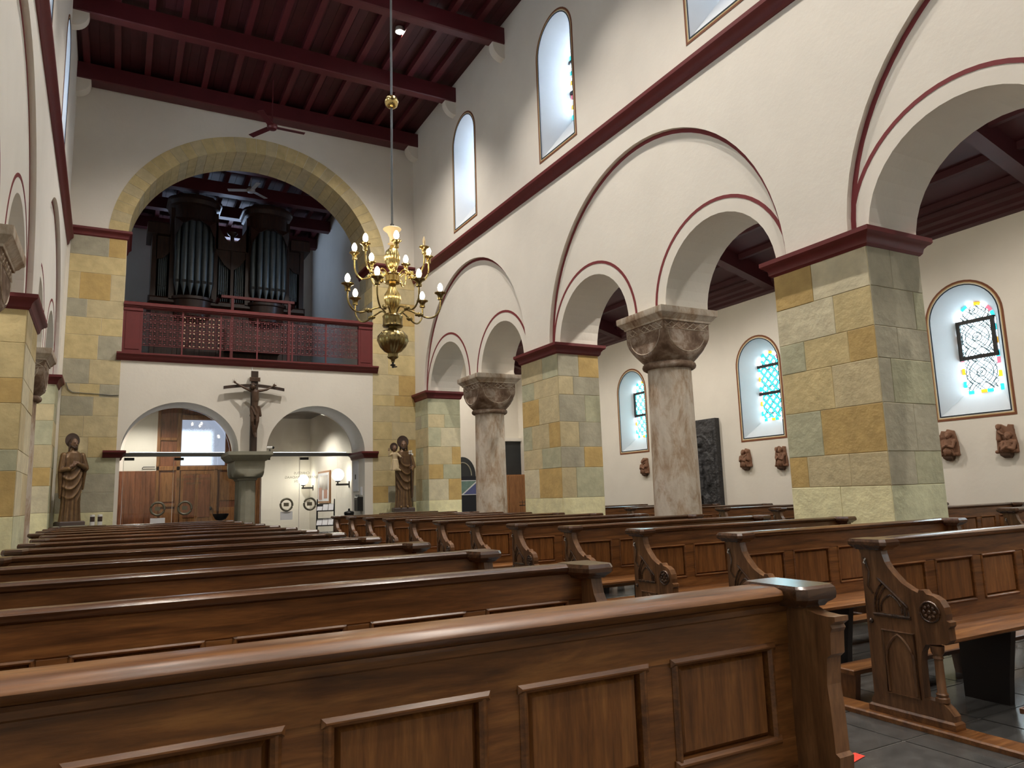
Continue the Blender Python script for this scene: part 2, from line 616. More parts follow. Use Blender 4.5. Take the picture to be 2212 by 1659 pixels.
def arcade_wall(name, fn, mat, label):
    core = [(YF, -0.1), (-0.23, -0.1)]
    for a, b in ARCH:
        r = (b - a) / 2
        core += arc((a + b) / 2, ZS, r, r, pi, 0, 22)
    core += [(D + 1.0, ZS), (D + 1.0, ZT), (YF, ZT)]
    skin = [(YF, -0.1), (-0.47, -0.1)]
    for a, b in BLIND:
        r = (b - a) / 2
        skin += arc((a + b) / 2, ZS, r, r, pi, 0, 36)
    skin += [(D + 1.0, ZS), (D + 1.0, ZT), (YF, ZT)]
    holes = [win_loop(c, **CW) for c in CLER]
    mb = MB().plate([core] + holes, fn, 0.07, TW).plate([skin] + holes, fn, 0.0, 0.07)
    wl = struct(mb.build(name, mat), label)
    for a, b in ARCH:           # painted line round each arch
        r = (b - a) / 2
        c = (a + b) / 2
        ring = [arc(c, ZS, r + 0.215, r + 0.215, 0, pi, 30), arc(c, ZS, r + 0.17, r + 0.17, 0, pi, 30)]
        lo = [y for y in BLIND if y[0] - 0.1 < c < y[1] + 0.1][0]
        pts = [(min(max(y, lo[0] + 0.004), lo[1] - 0.004), z) for y, z in ring[0]]
        pin = [(min(max(y, lo[0] + 0.004), lo[1] - 0.004), z) for y, z in ring[1]]
        MB().prism(pts + pin[::-1], lambda u, v, w_: fn(u, v, w_), 0.066, 0.072).build('painted_arch_line', REDLINE, wl)
    for a, b in BLIND:
        r = (b - a) / 2 - 0.002
        c = (a + b) / 2
        MB().prism(arc(c, ZS, r, r, 0, pi, 40) + arc(c, ZS, r - 0.055, r - 0.055, pi, 0, 40), fn, 0.0655, 0.0715).build('painted_arch_line', REDLINE, wl)
    return wl

wall_r = arcade_wall('wall_right', fR, CREAM, 'cream arcade wall with blind arches and high windows')
wall_l = arcade_wall('wall_left', fL, WHITE_P, 'cream arcade wall on the left edge')

NW = [0]
def window(fn, yc, h, sill, spring, gh, gsill, gspring, depth, mat, bars, pieces=False, label='', framed=False):
    NW[0] += 1
    a, b = win_loop(yc, h, sill, spring), win_loop(yc, gh, gsill, gspring)
    o = MB().loft([[fn(u, v, 0.0) for u, v in a], [fn(u, v, depth) for u, v in b]], caps=False).build('window_%d' % NW[0], REVEAL, None, 35)
    struct(o, label)
    for nm, mt, d0, d1 in (('brown_border', BROWNLINE, 0.066, 0.034), ('tan_border', TANLINE, 0.034, 0.02), ('blue_border', BLUELINE, 0.004, -0.012)):
        MB().plate([win_loop(yc, h + d0, sill - d0, spring), win_loop(yc, h + d1, sill - d1, spring)], fn, -0.006, 0.003).build(nm, mt, o)
    # glass: one panel between every pair of bars
    zs = [gsill] + [z for z in bars] + [gspring + gh]
    e = 0.05 if pieces else 0.0
    for i in range(len(zs) - 1):
        z0, z1 = zs[i] + (0.03 if i else e), zs[i + 1] - 0.03
        if i == len(zs) - 2:
            sp = max(gspring, z0)
            t0 = math.asin(min(1, max(0, (z0 - gspring) / gh)))
            hh = gh - e
            loop = [(yc - hh * cos(t0), z0), (yc + hh * cos(t0), z0)] if z0 > gspring else [(yc - hh, z0), (yc + hh, z0)]
            loop += arc(yc, gspring, hh, hh, t0, pi - t0, 16)[(1 if z0 > gspring else 0):(-1 if z0 > gspring else None)]
        else:
            hh = gh - e
            loop = [(yc - hh, z0), (yc + hh, z0), (yc + hh, z1), (yc - hh, z1)]
        zc = (z0 + z1) / 2
        p = MB().prism([(u - yc, v - zc) for u, v in loop], lambda u, v, w_: Vector(fn(u + yc, v + zc, w_)) - Vector(fn(yc, zc, depth)), depth - 0.012, depth).build('pane', mat, o)
        p.location = fn(yc, zc, depth)
    for z in bars:
        MB().prism([(yc - gh, z - 0.03), (yc + gh, z - 0.03), (yc + gh, z + 0.03), (yc - gh, z + 0.03)], fn, depth - 0.04, depth + 0.01).build('glazing_bar', BLACK, o)
    if framed:
        z0, z1 = bars[0], bars[1]
        for sgn in (-1, 1):
            u = yc + sgn * (gh - 0.03)
            MB().prism([(u - 0.03, z0), (u + 0.03, z0), (u + 0.03, z1), (u - 0.03, z1)], fn, depth - 0.045, depth - 0.014).build('casement_stile', BLACK, o)
    if pieces:
        seq = 'wtwowrtwowtw'
        k = 0
        n = int((gspring - gsill) / 0.095)
        hh = (gspring - gsill) / n
        for sgn in (-1, 1):
            for i in range(n):
                z0 = gsill + i * hh
                u0 = yc + sgn * gh
                u1 = yc + sgn * (gh - 0.048)
                k += 1
                MB().prism([(min(u0, u1), z0 + 0.004), (max(u0, u1), z0 + 0.004), (max(u0, u1), z0 + hh - 0.004), (min(u0, u1), z0 + hh - 0.004)], fn, depth - 0.01, depth).build('border_glass', BG[seq[k % 12]], o)
        for i in range(8):
            t0, t1 = pi * i / 8 + 0.015, pi * (i + 1) / 8 - 0.015
            k += 1
            MB().prism(arc(yc, gspring, gh, gh, t0, t1, 3) + arc(yc, gspring, gh - 0.048, gh - 0.048, t1, t0, 3), fn, depth - 0.01, depth).build('border_glass', BG[seq[k % 12]], o)
        nb = 5
        wd = (2 * gh - 0.1) / nb
        for i in range(nb):
            u0 = yc - gh + 0.05 + i * wd
            MB().prism([(u0 + 0.004, gsill), (u0 + wd - 0.004, gsill), (u0 + wd - 0.004, gsill + 0.046), (u0 + 0.004, gsill + 0.046)], fn, depth - 0.01, depth).build('border_glass', BG['wtowt'[i]], o)
    return o

ords = ['first', 'second', 'third', 'fourth', 'fifth', 'sixth', 'seventh', 'eighth', 'ninth', 'tenth', 'eleventh', 'twelfth', 'thirteenth', 'fourteenth']
for i, c in enumerate(CLER):
    window(fR, c, CW['h'], CW['sill'], CW['spring'], 0.29, 8.13, 9.30, 0.55, GL_H, [8.65, 9.26], i in (1, 2), label='tall arched upper window on the right wall, %s from the gallery' % ords[i])
for i, c in enumerate(CLER):
    window(fL, c, CW['h'], CW['sill'], CW['spring'], 0.29, 8.13, 9.30, 0.55, GL_H, [8.65, 9.26], label='tall arched upper window on the left wall, %s from the gallery' % ords[i])

# aisle outer walls
AW = dict(h=0.52, sill=2.28, spring=3.74)
AWC = [14.50, 10.37, 6.287, 2.2, -1.9, -6.0]
YB = 20.4
def aisle_wall(name, fn, label):
    out = [(YF, -0.1), (YB, -0.1), (YB, 6.6), (YF, 6.6)]
    return struct(MB().plate([out] + [win_loop(c, **AW) for c in AWC], fn, 0, 0.6).build(name, CREAM), label)
aisle_wall('wall_aisle_right', fA, 'cream outer wall of the right aisle with carved reliefs')
aisle_wall('wall_aisle_left', fAL, 'cream outer wall of the left aisle')
for i, c in enumerate(AWC):
    window(fA, c, AW['h'], AW['sill'], AW['spring'], 0.287, 2.62, 3.733, 0.33, (GL_C, GL_B, GL_A, GL_A, GL_A, GL_A)[i], [3.17, 3.73], i < 4, framed=i in (0, 2),
           label='small arched stained glass aisle window, %s from the far end' % ords[i])
for i, c in enumerate(AWC):
    window(fAL, c, AW['h'], AW['sill'], AW['spring'], 0.287, 2.62, 3.733, 0.33, GL_A, [3.17, 3.73], label='small arched window of the left aisle, %s from the far end' % ords[i])

# back (gallery) wall, its two low arches and the great arch
AX, AZ = 2.715, 7.1
outer = [(-1.25, -0.1), (XR + 0.05, -0.1), (XR + 0.05, ZT), (-1.25, ZT)]
great = [(-0.05, 4.5), (5.48, 4.5)] + arc(AX, AZ, 2.765, 2.53, 0, pi, 48)
low = [(0.02, -0.05), (5.28, -0.05)] + arc(4.125, 2.44, 1.155, 1.09, 0, pi, 30) + arc(1.195, 2.44, 1.175, 1.085, 0, pi, 30)
YT = 18.55
wall_b = struct(MB().plate([outer, great, low], fB, 0, YT - D).build('wall_back', CREAM), 'cream gallery wall with great sandstone arch and two low arches')

def stone_face(parent, fn, u0, u1, zs, rows, proud=0.007):
    for i, row in enumerate(rows):
        zt, zb = zs[i], zs[i + 1]
        f0 = 0.0
        for f1, c in row:
            a, b = u0 + (u1 - u0) * f0, u0 + (u1 - u0) * f1
            a, b = min(a, b) + 0.0025, max(a, b) - 0.0025
            r0 = [(a, zb + 0.0025), (b, zb + 0.0025), (b, zt - 0.0025), (a, zt - 0.0025)]
            r1 = [(a + 0.004, zb + 0.0065), (b - 0.004, zb + 0.0065), (b - 0.004, zt - 0.0065), (a + 0.004, zt - 0.0065)]
            pr = proud + random.uniform(-0.0015, 0.003)
            MB().loft([[fn(u, v, 0.004) for u, v in r0], [fn(u, v, -pr + 0.003) for u, v in r0], [fn(u, v, -pr) for u, v in r1]]).build('stone', ST[c], parent)
            f0 = f1

JZ = [7.06, 6.63, 6.24, 5.66, 5.27, 4.89, 4.37, 3.85, 3.58, 3.18, 2.74, 2.32, 1.98, 1.6, 1.2, 0.0]
stone_face(wall_b, fB, -1.10, -0.05, JZ,
           [[(.68, 'k'), (1, 'o')], [(1, 'y')], [(.2, 'y'), (.75, 'o'), (1, 't')], [(.35, 'k'), (1, 't')], [(.62, 'y'), (1, 'y')], [(.58, 'y'), (1, 'k')],
            [(.45, 'k'), (1, 't')], [(.3, 't'), (.65, 'y'), (1, 'k')], [(.55, 'k'), (1, 't')], [(.4, 't'), (1, 't')], [(.5, 't'), (1, 'y')], [(.35, 't'), (1, 'g')],
            [(.45, 't'), (1, 'k')], [(1, 'k')], [(1, 'c')]])
stone_face(wall_b, fB, 5.48, 6.60, JZ,
           [[(.5, 't'), (1, 'y')], [(.4, 'y'), (1, 't')], [(.6, 'y'), (1, 'o')], [(.3, 't'), (1, 'y')], [(.55, 'y'), (1, 't')], [(.35, 't'), (1, 'y')],
            [(.6, 't'), (1, 'o')], [(.5, 'y'), (1, 'o')], [(.62, 't'), (1, 'y')], [(.45, 'y'), (1, 't')], [(.7, 'y'), (1, 'o')], [(.4, 't'), (1, 'y')],
            [(.55, 'y'), (1, 't')], [(.35, 'o'), (1, 'k')], [(1, 'c')]])
nv = 37
vc = 'ytyytyyttyytytyyytyytyyytytyyytytyyty'
for i in range(nv):
    t0, t1 = radians(3) + radians(174) * i / nv + 0.0012, radians(3) + radians(174) * (i + 1) / nv - 0.0012
    pr = random.uniform(-0.012, -0.006)
    MB().prism(arc(AX, AZ, 3.13, 2.885, t0, t1, 2) + arc(AX, AZ, 2.75, 2.515, t1, t0, 2), fB, pr, YT - D).build('voussoir', ST[vc[i % len(vc)]], wall_b)
# jamb faces inside the great arch
stone_face(wall_b, lambda u, v, w_: (-0.05 - w_, u, v), D, YT, JZ[:7], [[(.5, 't'), (1, 'y')], [(.6, 'y'), (1, 'k')], [(.4, 'y'), (1, 't')], [(.7, 'k'), (1, 't')], [(.5, 'y'), (1, 't')], [(.5, 't'), (1, 'k')]])
stone_face(wall_b, lambda u, v, w_: (5.48 + w_, u, v), D, YT, JZ[:7], [[(.5, 't'), (1, 'k')], [(.6, 'y'), (1, 'k')], [(.4, 'k'), (1, 't')], [(.7, 'k'), (1, 't')], [(.5, 'y'), (1, 't')], [(.5, 't'), (1, 'k')]])

# string courses and cornices: a moulded profile (out, z) swept along a path of plan points
def moulding(path, prof, out):
    """path: plan points (x,y); out: unit outward vectors already mitred at each point"""
    return MB().loft([[(p[0] + q[0] * u, p[1] + q[1] * u, z) for u, z in prof] for p, q in zip(path, out)])
def cyma(z0, z1, d, back=-0.03):
    h = z1 - z0
    return [(back, z0), (0.015, z0), (0.02 + d * 0.15, z0 + h * 0.14), (d * 0.34, z0 + h * 0.2), (d * 0.42, z0 + h * 0.4), (d * 0.66, z0 + h * 0.58), (d * 0.86, z0 + h * 0.64), (d, z0 + h * 0.74), (d, z0 + h), (back, z0 + h)]
SP = cyma(6.80, 7.03, 0.11)
nt_ = [0]
def trim(mb, mat, label):
    nt_[0] += 1
    return struct(mb.build('trim_%d' % nt_[0], mat, None, 30), label)
trim(moulding([(XR, YF), (XR, D)], SP, [(-1, 0), (-1, 0)]), RED, 'oxblood string course along the right wall')
trim(moulding([(xl(YF), YF), (xl(D), D)], SP, [(1, 0), (1, 0)]), RED, 'oxblood string course along the left wall')
BP = cyma(7.05, 7.23, 0.10)
trim(moulding([(-1.2, D), (-0.05, D), (-0.05, YT)], BP, [(0, -1), (1, -1), (1, 0)]), RED, 'oxblood string course left of the great arch')
trim(moulding([(6.6, D), (5.48, D), (5.48, YT)], BP, [(0, -1), (-1, -1), (-1, 0)]), RED, 'oxblood string course right of the great arch')
trim(moulding([(-0.3, D), (0.02, D), (0.02, YT)], cyma(2.31, 2.46, 0.11), [(0, -1), (1, -1), (1, 0)]), RED, 'oxblood cap at the left low arch')
trim(moulding([(5.6, D), (5.28, D), (5.28, YT)], cyma(2.29, 2.45, 0.11), [(0, -1), (-1, -1), (-1, 0)]), RED, 'oxblood cap at the right low arch')

# piers: stone blocks, cornice, painted plinth
def pier(fn, y0, y1, nave_rows, east_rows, zs, label, far=True):
    p = fn((y0 + y1) / 2, 0, TW / 2)
    root = struct(thing('stone_pier', label, 'pier', (0, 0, 0)))
    MB().prism([(y0 + 0.001, 0), (y1 - 0.001, 0), (y1 - 0.001, 3.72), (y0 + 0.001, 3.72)], fn, 0.001, TW - 0.001).build('core', SANDBASE, root)
    stone_face(root, fn, y1, y0, zs, nave_rows)
    sx = 1 if fn(0, 0, 1)[0] > fn(0, 0, 0)[0] else -1
    for yy, sg in ((y0, -1), (y1, 1)):
        if sg == 1 and not far:
            continue
        rows = east_rows
        stone_face(root, lambda u, v, w_: (fn(yy, v, u)[0], yy - sg * w_, v), 0.0, TW, zs, rows)
    pr = cyma(3.69, 3.87, 0.11)
    c = [fn(y1, 0, TW), fn(y1, 0, 0), fn(y0, 0, 0), fn(y0, 0, TW)]
    q = [(sx, 1), (-sx, 1), (-sx, -1), (sx, -1)]
    pts = [(a[0], a[1]) for a in c]
    mb = MB().loft([[(pp[0] + k[0] * u, pp[1] + k[1] * u, z) for u, z in pr] for pp, k in zip(pts + pts[:1], q + q[:1])], caps=False)
    mb.build('cornice', RED, root, 30)
    return root

P1Z = [3.70, 3.28, 2.87, 2.54, 2.09, 1.61, 1.28, 0.0]
P2Z = [3.70, 3.30, 2.98, 2.51, 2.08, 1.73, 1.22, 0.0]
P1N = [[(.43, 'o'), (1, 'p')], [(.63, 'p'), (1, 'y')], [(.28, 'g'), (.74, 'y'), (1, 'o')], [(.55, 'y'), (1, 't')], [(.39, 'g'), (1, 'o')], [(.2, 'o'), (.64, 't'), (1, 't')], [(.52, 'c'), (1, 'c')]]
P1E = [[(.42, 'k'), (1, 'k')], [(.8, 'k'), (1, 'g')], [(.4, 'k'), (1, 'k')], [(.22, 'k'), (1, 'g')], [(.55, 'k'), (1, 'k')], [(.48, 'k'), (1, 'g')], [(1, 'd')]]  # greyer stones put this face's shade and bluish daylight into the colour
P2N = [[(.6, 't'), (1, 'g')], [(.35, 'g'), (1, 't')], [(.47, 'o'), (1, 't')], [(.25, 'g'), (.72, 't'), (1, 'o')], [(.52, 't'), (1, 'g')], [(.42, 'p'), (1, 'o')], [(1, 'c')]]
P2E = [[(.5, 'k'), (1, 'o')], [(.35, 't'), (1, 'k')], [(.62, 'k'), (1, 'g')], [(.45, 't'), (1, 'k')], [(.55, 'k'), (1, 'o')], [(.34, 't'), (1, 'g')], [(1, 'c')]]
P3N = [[(1, 'g')], [(.5, 'k'), (1, 'g')], [(1, 't')], [(.6, 'g'), (1, 't')], [(1, 't')], [(.5, 't'), (1, 'g')], [(1, 'd')]]
P3E = [[(1, 'g')], [(.5, 't'), (1, 'g')], [(.38, 'g'), (1, 'p')], [(.72, 't'), (1, 'o')], [(.44, 'o'), (1, 'g')], [(.6, 'p'), (1, 'o')], [(1, 'c')]]
pier(fR, 4.565, 5.76, P1N, P1E, P1Z, 'large sandstone pier nearest the camera on the right')
pier(fR, 10.55, 11.83, P2N, P2E, P2Z, 'middle sandstone pier of the right arcade between the two columns')
pier(fR, 16.57, D, P3N, P3E, P2Z, 'far sandstone half pier in the corner behind the statue with child', far=False)
PLN = [[(.5, 'y'), (1, 't')], [(1, 'p')], [(.4, 't'), (1, 'p')], [(.6, 'p'), (1, 't')], [(1, 'p')], [(.5, 't'), (1, 'p')], [(1, 'd')]]
PLE = [[(1, 'y')], [(1, 'y')], [(1, 'o')], [(1, 'y')], [(1, 'g')], [(1, 'o')], [(1, 'c')]]
pier(fL, 4.6, 5.76, PLN, PLE, P1Z, 'left sandstone pier beside the camera')
pier(fL, 10.35, 11.80, PLN, PLE, [3.70, 3.28, 2.85, 2.55, 2.0, 1.75, 1.22, 0], 'sandstone pier at the left picture edge with oxblood cornice')
pier(fL, 16.57, D, P3N, P3E, P2Z, 'narrow sandstone half pier behind the statue with a hand on its chest', far=False)

# columns with cushion capitals
def column(fn, yc, label, cube=0.42):
    cxy = fn(yc, 0, TW / 2)
    t = thing('arcade_column', label, 'column', (cxy[0], cxy[1], 0))
    MB().lathe([(0.44, 0), (0.44, 0.1), (0.40, 0.14), (0.40, 0.2), (0.345, 0.26), (0.335, 0.3)], n=36).build('base', COLST, t, 40)
    MB().lathe([(0.335, 0.28), (0.33, 1.2), (0.32, 2.2), (0.312, 3.03)], n=40).build('shaft', COLST, t, 40)
    MB().tube([(0.335 * cos(2 * pi * i / 36), 0.335 * sin(2 * pi * i / 36), 3.07) for i in range(36)], 0.052, 10, True).build('neck_ring', CAPB, t, 60)
    rings = []
    n = 48
    for k in range(13):
        f = k / 12.0
        z = 3.10 + f * 0.56
        ring = []
        g = sin(pi / 2 * min(1, f / 0.75))
        for i in range(n):
            a = 2 * pi * i / n
            rs = cube / max(abs(cos(a)), abs(sin(a)))
            r = min(rs, 0.33 + (0.60 - 0.33) * g)
            ring.append((r * cos(a), r * sin(a), z))
        rings.append(ring)
    cap = MB().loft(rings).build('capital', CAPB, t, 40)
    # carved crossing band under the abacus on the four faces
    for q in range(4):
        mb = MB()
        for i in range(6):
            u0 = -cube + 0.02 + i * (2 * cube - 0.04) / 6
            u1 = u0 + (2 * cube - 0.04) / 6
            for (a, b) in (((u0, 3.55), (u1, 3.64)), ((u0, 3.64), (u1, 3.55))):
                mb.tube([(a[0], -cube - 0.003, a[1]), (b[0], -cube - 0.003, b[1])], 0.006, 4)
        mb.tube([(-cube + 0.02, -cube - 0.003, 3.545), (cube - 0.02, -cube - 0.003, 3.545)], 0.006, 4)
        mb.tube([(0.34 * cos(radians(a)), -cube - 0.002, 3.53 - 0.30 * sin(radians(a))) for a in range(0, 181, 15)], 0.007, 4)
        o = mb.build('carved_band', COLST, cap)
        o.rotation_euler = (0, 0, q * pi / 2)
    pr = [(0.36, 3.655), (0.44, 3.655), (0.445, 3.68), (0.47, 3.70), (0.49, 3.73), (0.515, 3.75), (0.52, 3.77), (0.52, 3.84), (0.36, 3.84)]
    cs = [(1, 1), (-1, 1), (-1, -1), (1, -1), (1, 1)]
    MB().loft([[(c[0] * u, c[1] * u, z) for u, z in pr] for c in cs], caps=False).box(-0.37, 0.37, -0.37, 0.37, 3.655, 3.84).build('abacus', COLST, t, 30)
    return t
column(fR, 8.17, 'weathered stone column with carved cushion capital, nearest on the right')
column(fR, 14.07, 'weathered stone column with cushion capital, farther one near the gallery wall')
column(fR, 2.16, 'weathered stone column right beside the camera')
column(fL, 8.17, 'grey stone column with cushion capital at the left picture edge')
column(fL, 14.07, 'grey stone column half hidden behind the left pier')
column(fL, 2.16, 'grey stone column on the left beside the camera')

# floor: bed and single flags
fl = struct(MB().box(-8, 12, YF, 26, -0.12, -0.004).build('floor', GROUT), 'dark bluestone floor flags')
for i in range(16):
    for j in range(26):
        x0 = 1.6 + i * 0.665
        y0 = 0.21 + j * 0.472
        if y0 > 11 or x0 > 12 or (x0 > 7 and y0 > 8.5):
            continue
        off = 0.0
        MB().box(x0 + 0.005, x0 + 0.66, y0 + 0.005, y0 + 0.467, -0.03, random.uniform(-0.001, 0.001)).build('tile', TILE, fl)
MB().box(-8, 1.595, YF, 26, -0.03, -0.001).build('far_paving', TILE, fl)
MB().box(1.605, 12, 11.1, 26, -0.03, -0.001).build('far_paving', TILE, fl)
MB().box(7.6, 12, 8.6, 11.05, -0.03, -0.001).build('far_paving', TILE, fl)
MB().box(1.605, 12, YF, 0.2, -0.03, -0.001).build('far_paving', TILE, fl)
struct(MB().box(-1.2, XR + 0.1, YF - 0.3, YF, 0, ZT).build('wall_front', CREAM), 'plain cream wall behind the camera')
for x0, x1 in ((XR + TW, XA + 0.6), (-6.6, -1.6)):
    struct(MB().box(x0, x1, YF - 0.3, YF, 0, 6.6).build('wall_front', CREAM), 'plain cream aisle end wall behind the camera')

# nave ceiling: board deck, joists along the nave, cross beams on corbels
cl = struct(MB().box(-1.9, XR + TW, YF, D + 0.1, 10.95, 11.1).build('ceiling', REDDARK), 'dark oxblood timber ceiling with beams and joists')
bw = 0.19
nb = int((XR + 1.3) / bw)
for i in range(nb + 1):
    x0 = -1.3 + i * bw
    MB().box(x0 + 0.003, x0 + bw - 0.003, YF, D, 10.932, 10.955).build('board', BOARD, cl)
x = -0.98
while x < 6.6:
    MB().box(x - 0.06, x + 0.06, YF, D, 10.79, 10.935).build('joist', REDDARK, cl)
    x += 0.585
BY = [17.03 - 2.47 * i for i in range(10)]
for i, y in enumerate(BY):
    wd = 0.36 if i == 0 else 0.22
    MB().bev(xl(y) - 0.05, XR + 0.05, y, y + wd, 10.43, 10.79, '-z', 0.02).build('beam', REDDARK, cl)
    for sx, xw in ((-1, XR), (1, xl(y))):
        pts = [(-0.05, 10.43), (-0.05, 10.12)] + [(0.27 * sin(a), 10.40 - 0.28 * cos(a)) for a in [k * pi / 16 for k in range(9)]] + [(0.27, 10.43)]
        MB().prism(pts, lambda u, v, w_: (xw + sx * u, y + w_, v), 0.02, wd - 0.02 if i else 0.3).build('corbel', CREAM, cl, 30)
# aisle ceilings: sloping boarded soffit, cross beams, wall cornice
AISLED = plain('aisle_ceiling_paint', s(64, 21, 28), 0.55, 0.12, 3)
def aisle_ceiling(x_in, x_out, label, side):
    sgn = 1 if x_out > x_in else -1
    c = struct(MB().prism([(x_in, 6.45), (x_out, 5.42), (x_out, 5.55), (x_in, 6.6)], lambda u, v, w_: (u, w_, v), YF, YB).build('ceiling_' + side, AISLED), label)
    for k in range(12):
        y = 19.6 - 2.47 * k
        if y < YF:
            break
        MB().prism([(x_in, 6.17), (x_out, 5.12), (x_out, 5.43), (x_in, 6.46)], lambda u, v, w_: (u, w_, v), y, y + 0.2).build('beam', AISLED, c)
    n = 6
    for k in range(n):
        f = (k + 0.5) / n
        xx = x_in + (x_out - x_in) * f
        zz = 6.45 - 1.03 * f
        MB().box(xx - 0.04, xx + 0.04, YF, YB, zz - 0.09, zz + 0.02).build('batten', AISLED, c)
    MB().prism([(0, 5.08), (0.04, 5.08), (0.05, 5.12), (0.09, 5.16), (0.10, 5.20), (0.15, 5.25), (0.16, 5.30), (0.22, 5.35), (0.23, 5.46), (0, 5.46)],
               lambda u, v, w_: (x_out - sgn * u, w_, v), YF, YB).build('cornice', AISLED, c)
    return c
aisle_ceiling(XR + TW, XA, 'sloping oxblood timber ceiling over the right aisle', 'aisle_right')
aisle_ceiling(-1.9, -5.9, 'sloping oxblood timber ceiling over the left aisle', 'aisle_left')
struct(MB().box(XR + TW, XA + 0.6, YB, YB + 0.3, 0, 6.6).build('wall_aisle_end', CREAM), 'cream end wall of the right aisle')
struct(MB().box(-6.6, -1.25, YB, YB + 0.3, 0, 6.6).build('wall_aisle_end', CREAM), 'cream end wall of the left aisle')
struct(MB().box(XR + 0.02, XR + TW - 0.02, D, YB, 0, 6.6).build('wall_tower_right', CREAM), 'cream tower wall at the end of the right arcade')
struct(MB().box(-1.9, -1.2, D, YB, 0, 6.6).build('wall_tower_left', CREAM), 'cream tower wall at the end of the left arcade')
for xx in (XR + TW, -1.95):
    struct(MB().box(xx, xx + 0.05, YF, YB, 6.5, ZT).build('wall_upper', CREAM), 'outer face of the high wall')

# tower room: porch below, organ gallery above
XT, YTB = 5.8, 25.5
struct(MB().box(XT, XT + 0.3, YT, YTB, -0.1, 10.8).build('wall_porch_right', CREAM), 'cream right wall of the porch and organ gallery')
struct(MB().box(-0.9, -0.6, YT, YTB, -0.1, 10.8).build('wall_porch_left', CREAM), 'cream left wall of the porch and organ gallery')
struct(MB().box(-0.9, XT + 0.3, YTB, YTB + 0.3, -0.1, 10.8).build('wall_porch_back', CREAM), 'cream back wall of the porch and organ gallery')
struct(MB().box(-0.6, XT, D + 0.02, YTB, 4.1, 4.5).build('floor_gallery', ORGANW), 'dark timber floor of the organ gallery')
gc = struct(MB().box(-0.9, XT + 0.3, YT, YTB, 10.55, 10.8).build('ceiling_gallery', BOARD), 'dark timber ceiling over the organ')
for k in range(30):
    x0 = -0.6 + k * 0.215
    MB().box(x0 + 0.004, x0 + 0.211, YT, YTB, 10.52, 10.55).build('board', BOARD, gc)
for k in range(12):
    xx = -0.35 + k * 0.54
    MB().box(xx - 0.06, xx + 0.06, YT, YTB, 10.36, 10.52).build('joist', REDDARK, gc)
for y in (19.4, 21.2, 23.0, 24.8):
    MB().box(-0.6, XT, y, y + 0.25, 10.02, 10.37).build('beam', REDDARK, gc)

# ------------------------------------------------------------------ ceiling spotlights (a pair near the gallery, then an added unseen row)
def spotlight(x, y, z, label, tx=0.0, w=SPOT_W, fwd=0.0, cone=92):
    t = thing('ceiling_spotlight', label, 'spotlight', (x, y, z), group='ceiling spotlights')
    MB().lathe([(0.03, 0.085), (0.085, 0.08), (0.095, 0.0), (0.10, -0.01), (0.085, -0.015), (0.08, 0.0)], n=20).build('housing', WHITEPL, t, 40)
    MB().lathe([(0.078, -0.004), (0.078, 0.004)], n=20).build('lens', SPOTG, t)
    l = bpy.data.lights.new('spot_lamp', 'SPOT')
    l.energy = w
    l.color = WARM
    l.spot_size = radians(cone)
    l.spot_blend = 1.0
    l.shadow_soft_size = 0.07
    o = bpy.data.objects.new('spot_lamp', l)
    col.objects.link(o)
    o.parent = t
    o.location = (0, 0, -0.05)
    o.rotation_euler = (radians(fwd), radians(tx), 0)
    return t
spotlight(4.74, 13.2, 10.85, 'lit ceiling spotlight shining above the chandelier rod', 8, 1450, 18, 112)
spotlight(0.75, 12.45, 10.85, 'lit ceiling spotlight hidden behind a beam, left side', -8, 1450, 18, 112)
for k, y in enumerate((10.72, 8.25, 5.78, 3.31, 0.84, -1.63, -4.1, -6.6)):  # unseen row, with spots added in every bay to even the wall light
    spotlight(4.74, y, 10.85, 'added unseen ceiling spotlight on the right, %s nearer than the chandelier' % ords[k])
    spotlight(0.75, y - 0.3, 10.85, 'added unseen ceiling spotlight on the left, %s nearer than the chandelier' % ords[k])

AISLE_W = 330.0
def aisle_lamp(x, y, z, label, w=None):
    t = thing('aisle_spotlight', label, 'spotlight', (x, y, z), group='aisle spotlights')
    MB().lathe([(0.03, 0.2), (0.03, 0.1), (0.07, 0.09), (0.08, 0.0), (0.075, 0.0)], n=16).build('housing', BLACK, t, 40)
    MB().lathe([(0.068, -0.002), (0.068, 0.004)], n=16).build('lens', SPOTG, t)
    l = bpy.data.lights.new('aisle_lamp', 'SPOT')
    l.energy = w or AISLE_W
    l.color = WARM
    l.spot_size = radians(150)
    l.spot_blend = 0.5
    l.shadow_soft_size = 0.06
    o = bpy.data.objects.new('aisle_lamp', l)
    col.objects.link(o)
    o.parent = t
    o.location = (0, 0, -0.03)
for k, y in enumerate((18.2, 13.2, 9.2, 4.2, -0.8)):
    aisle_lamp(8.3, y, 5.95, 'small black spotlight under the right aisle ceiling, %s from the far end' % ords[k])
    aisle_lamp(xl(y) - 1.7, y, 5.95, 'small black spotlight under the left aisle ceiling, %s from the far end' % ords[k])

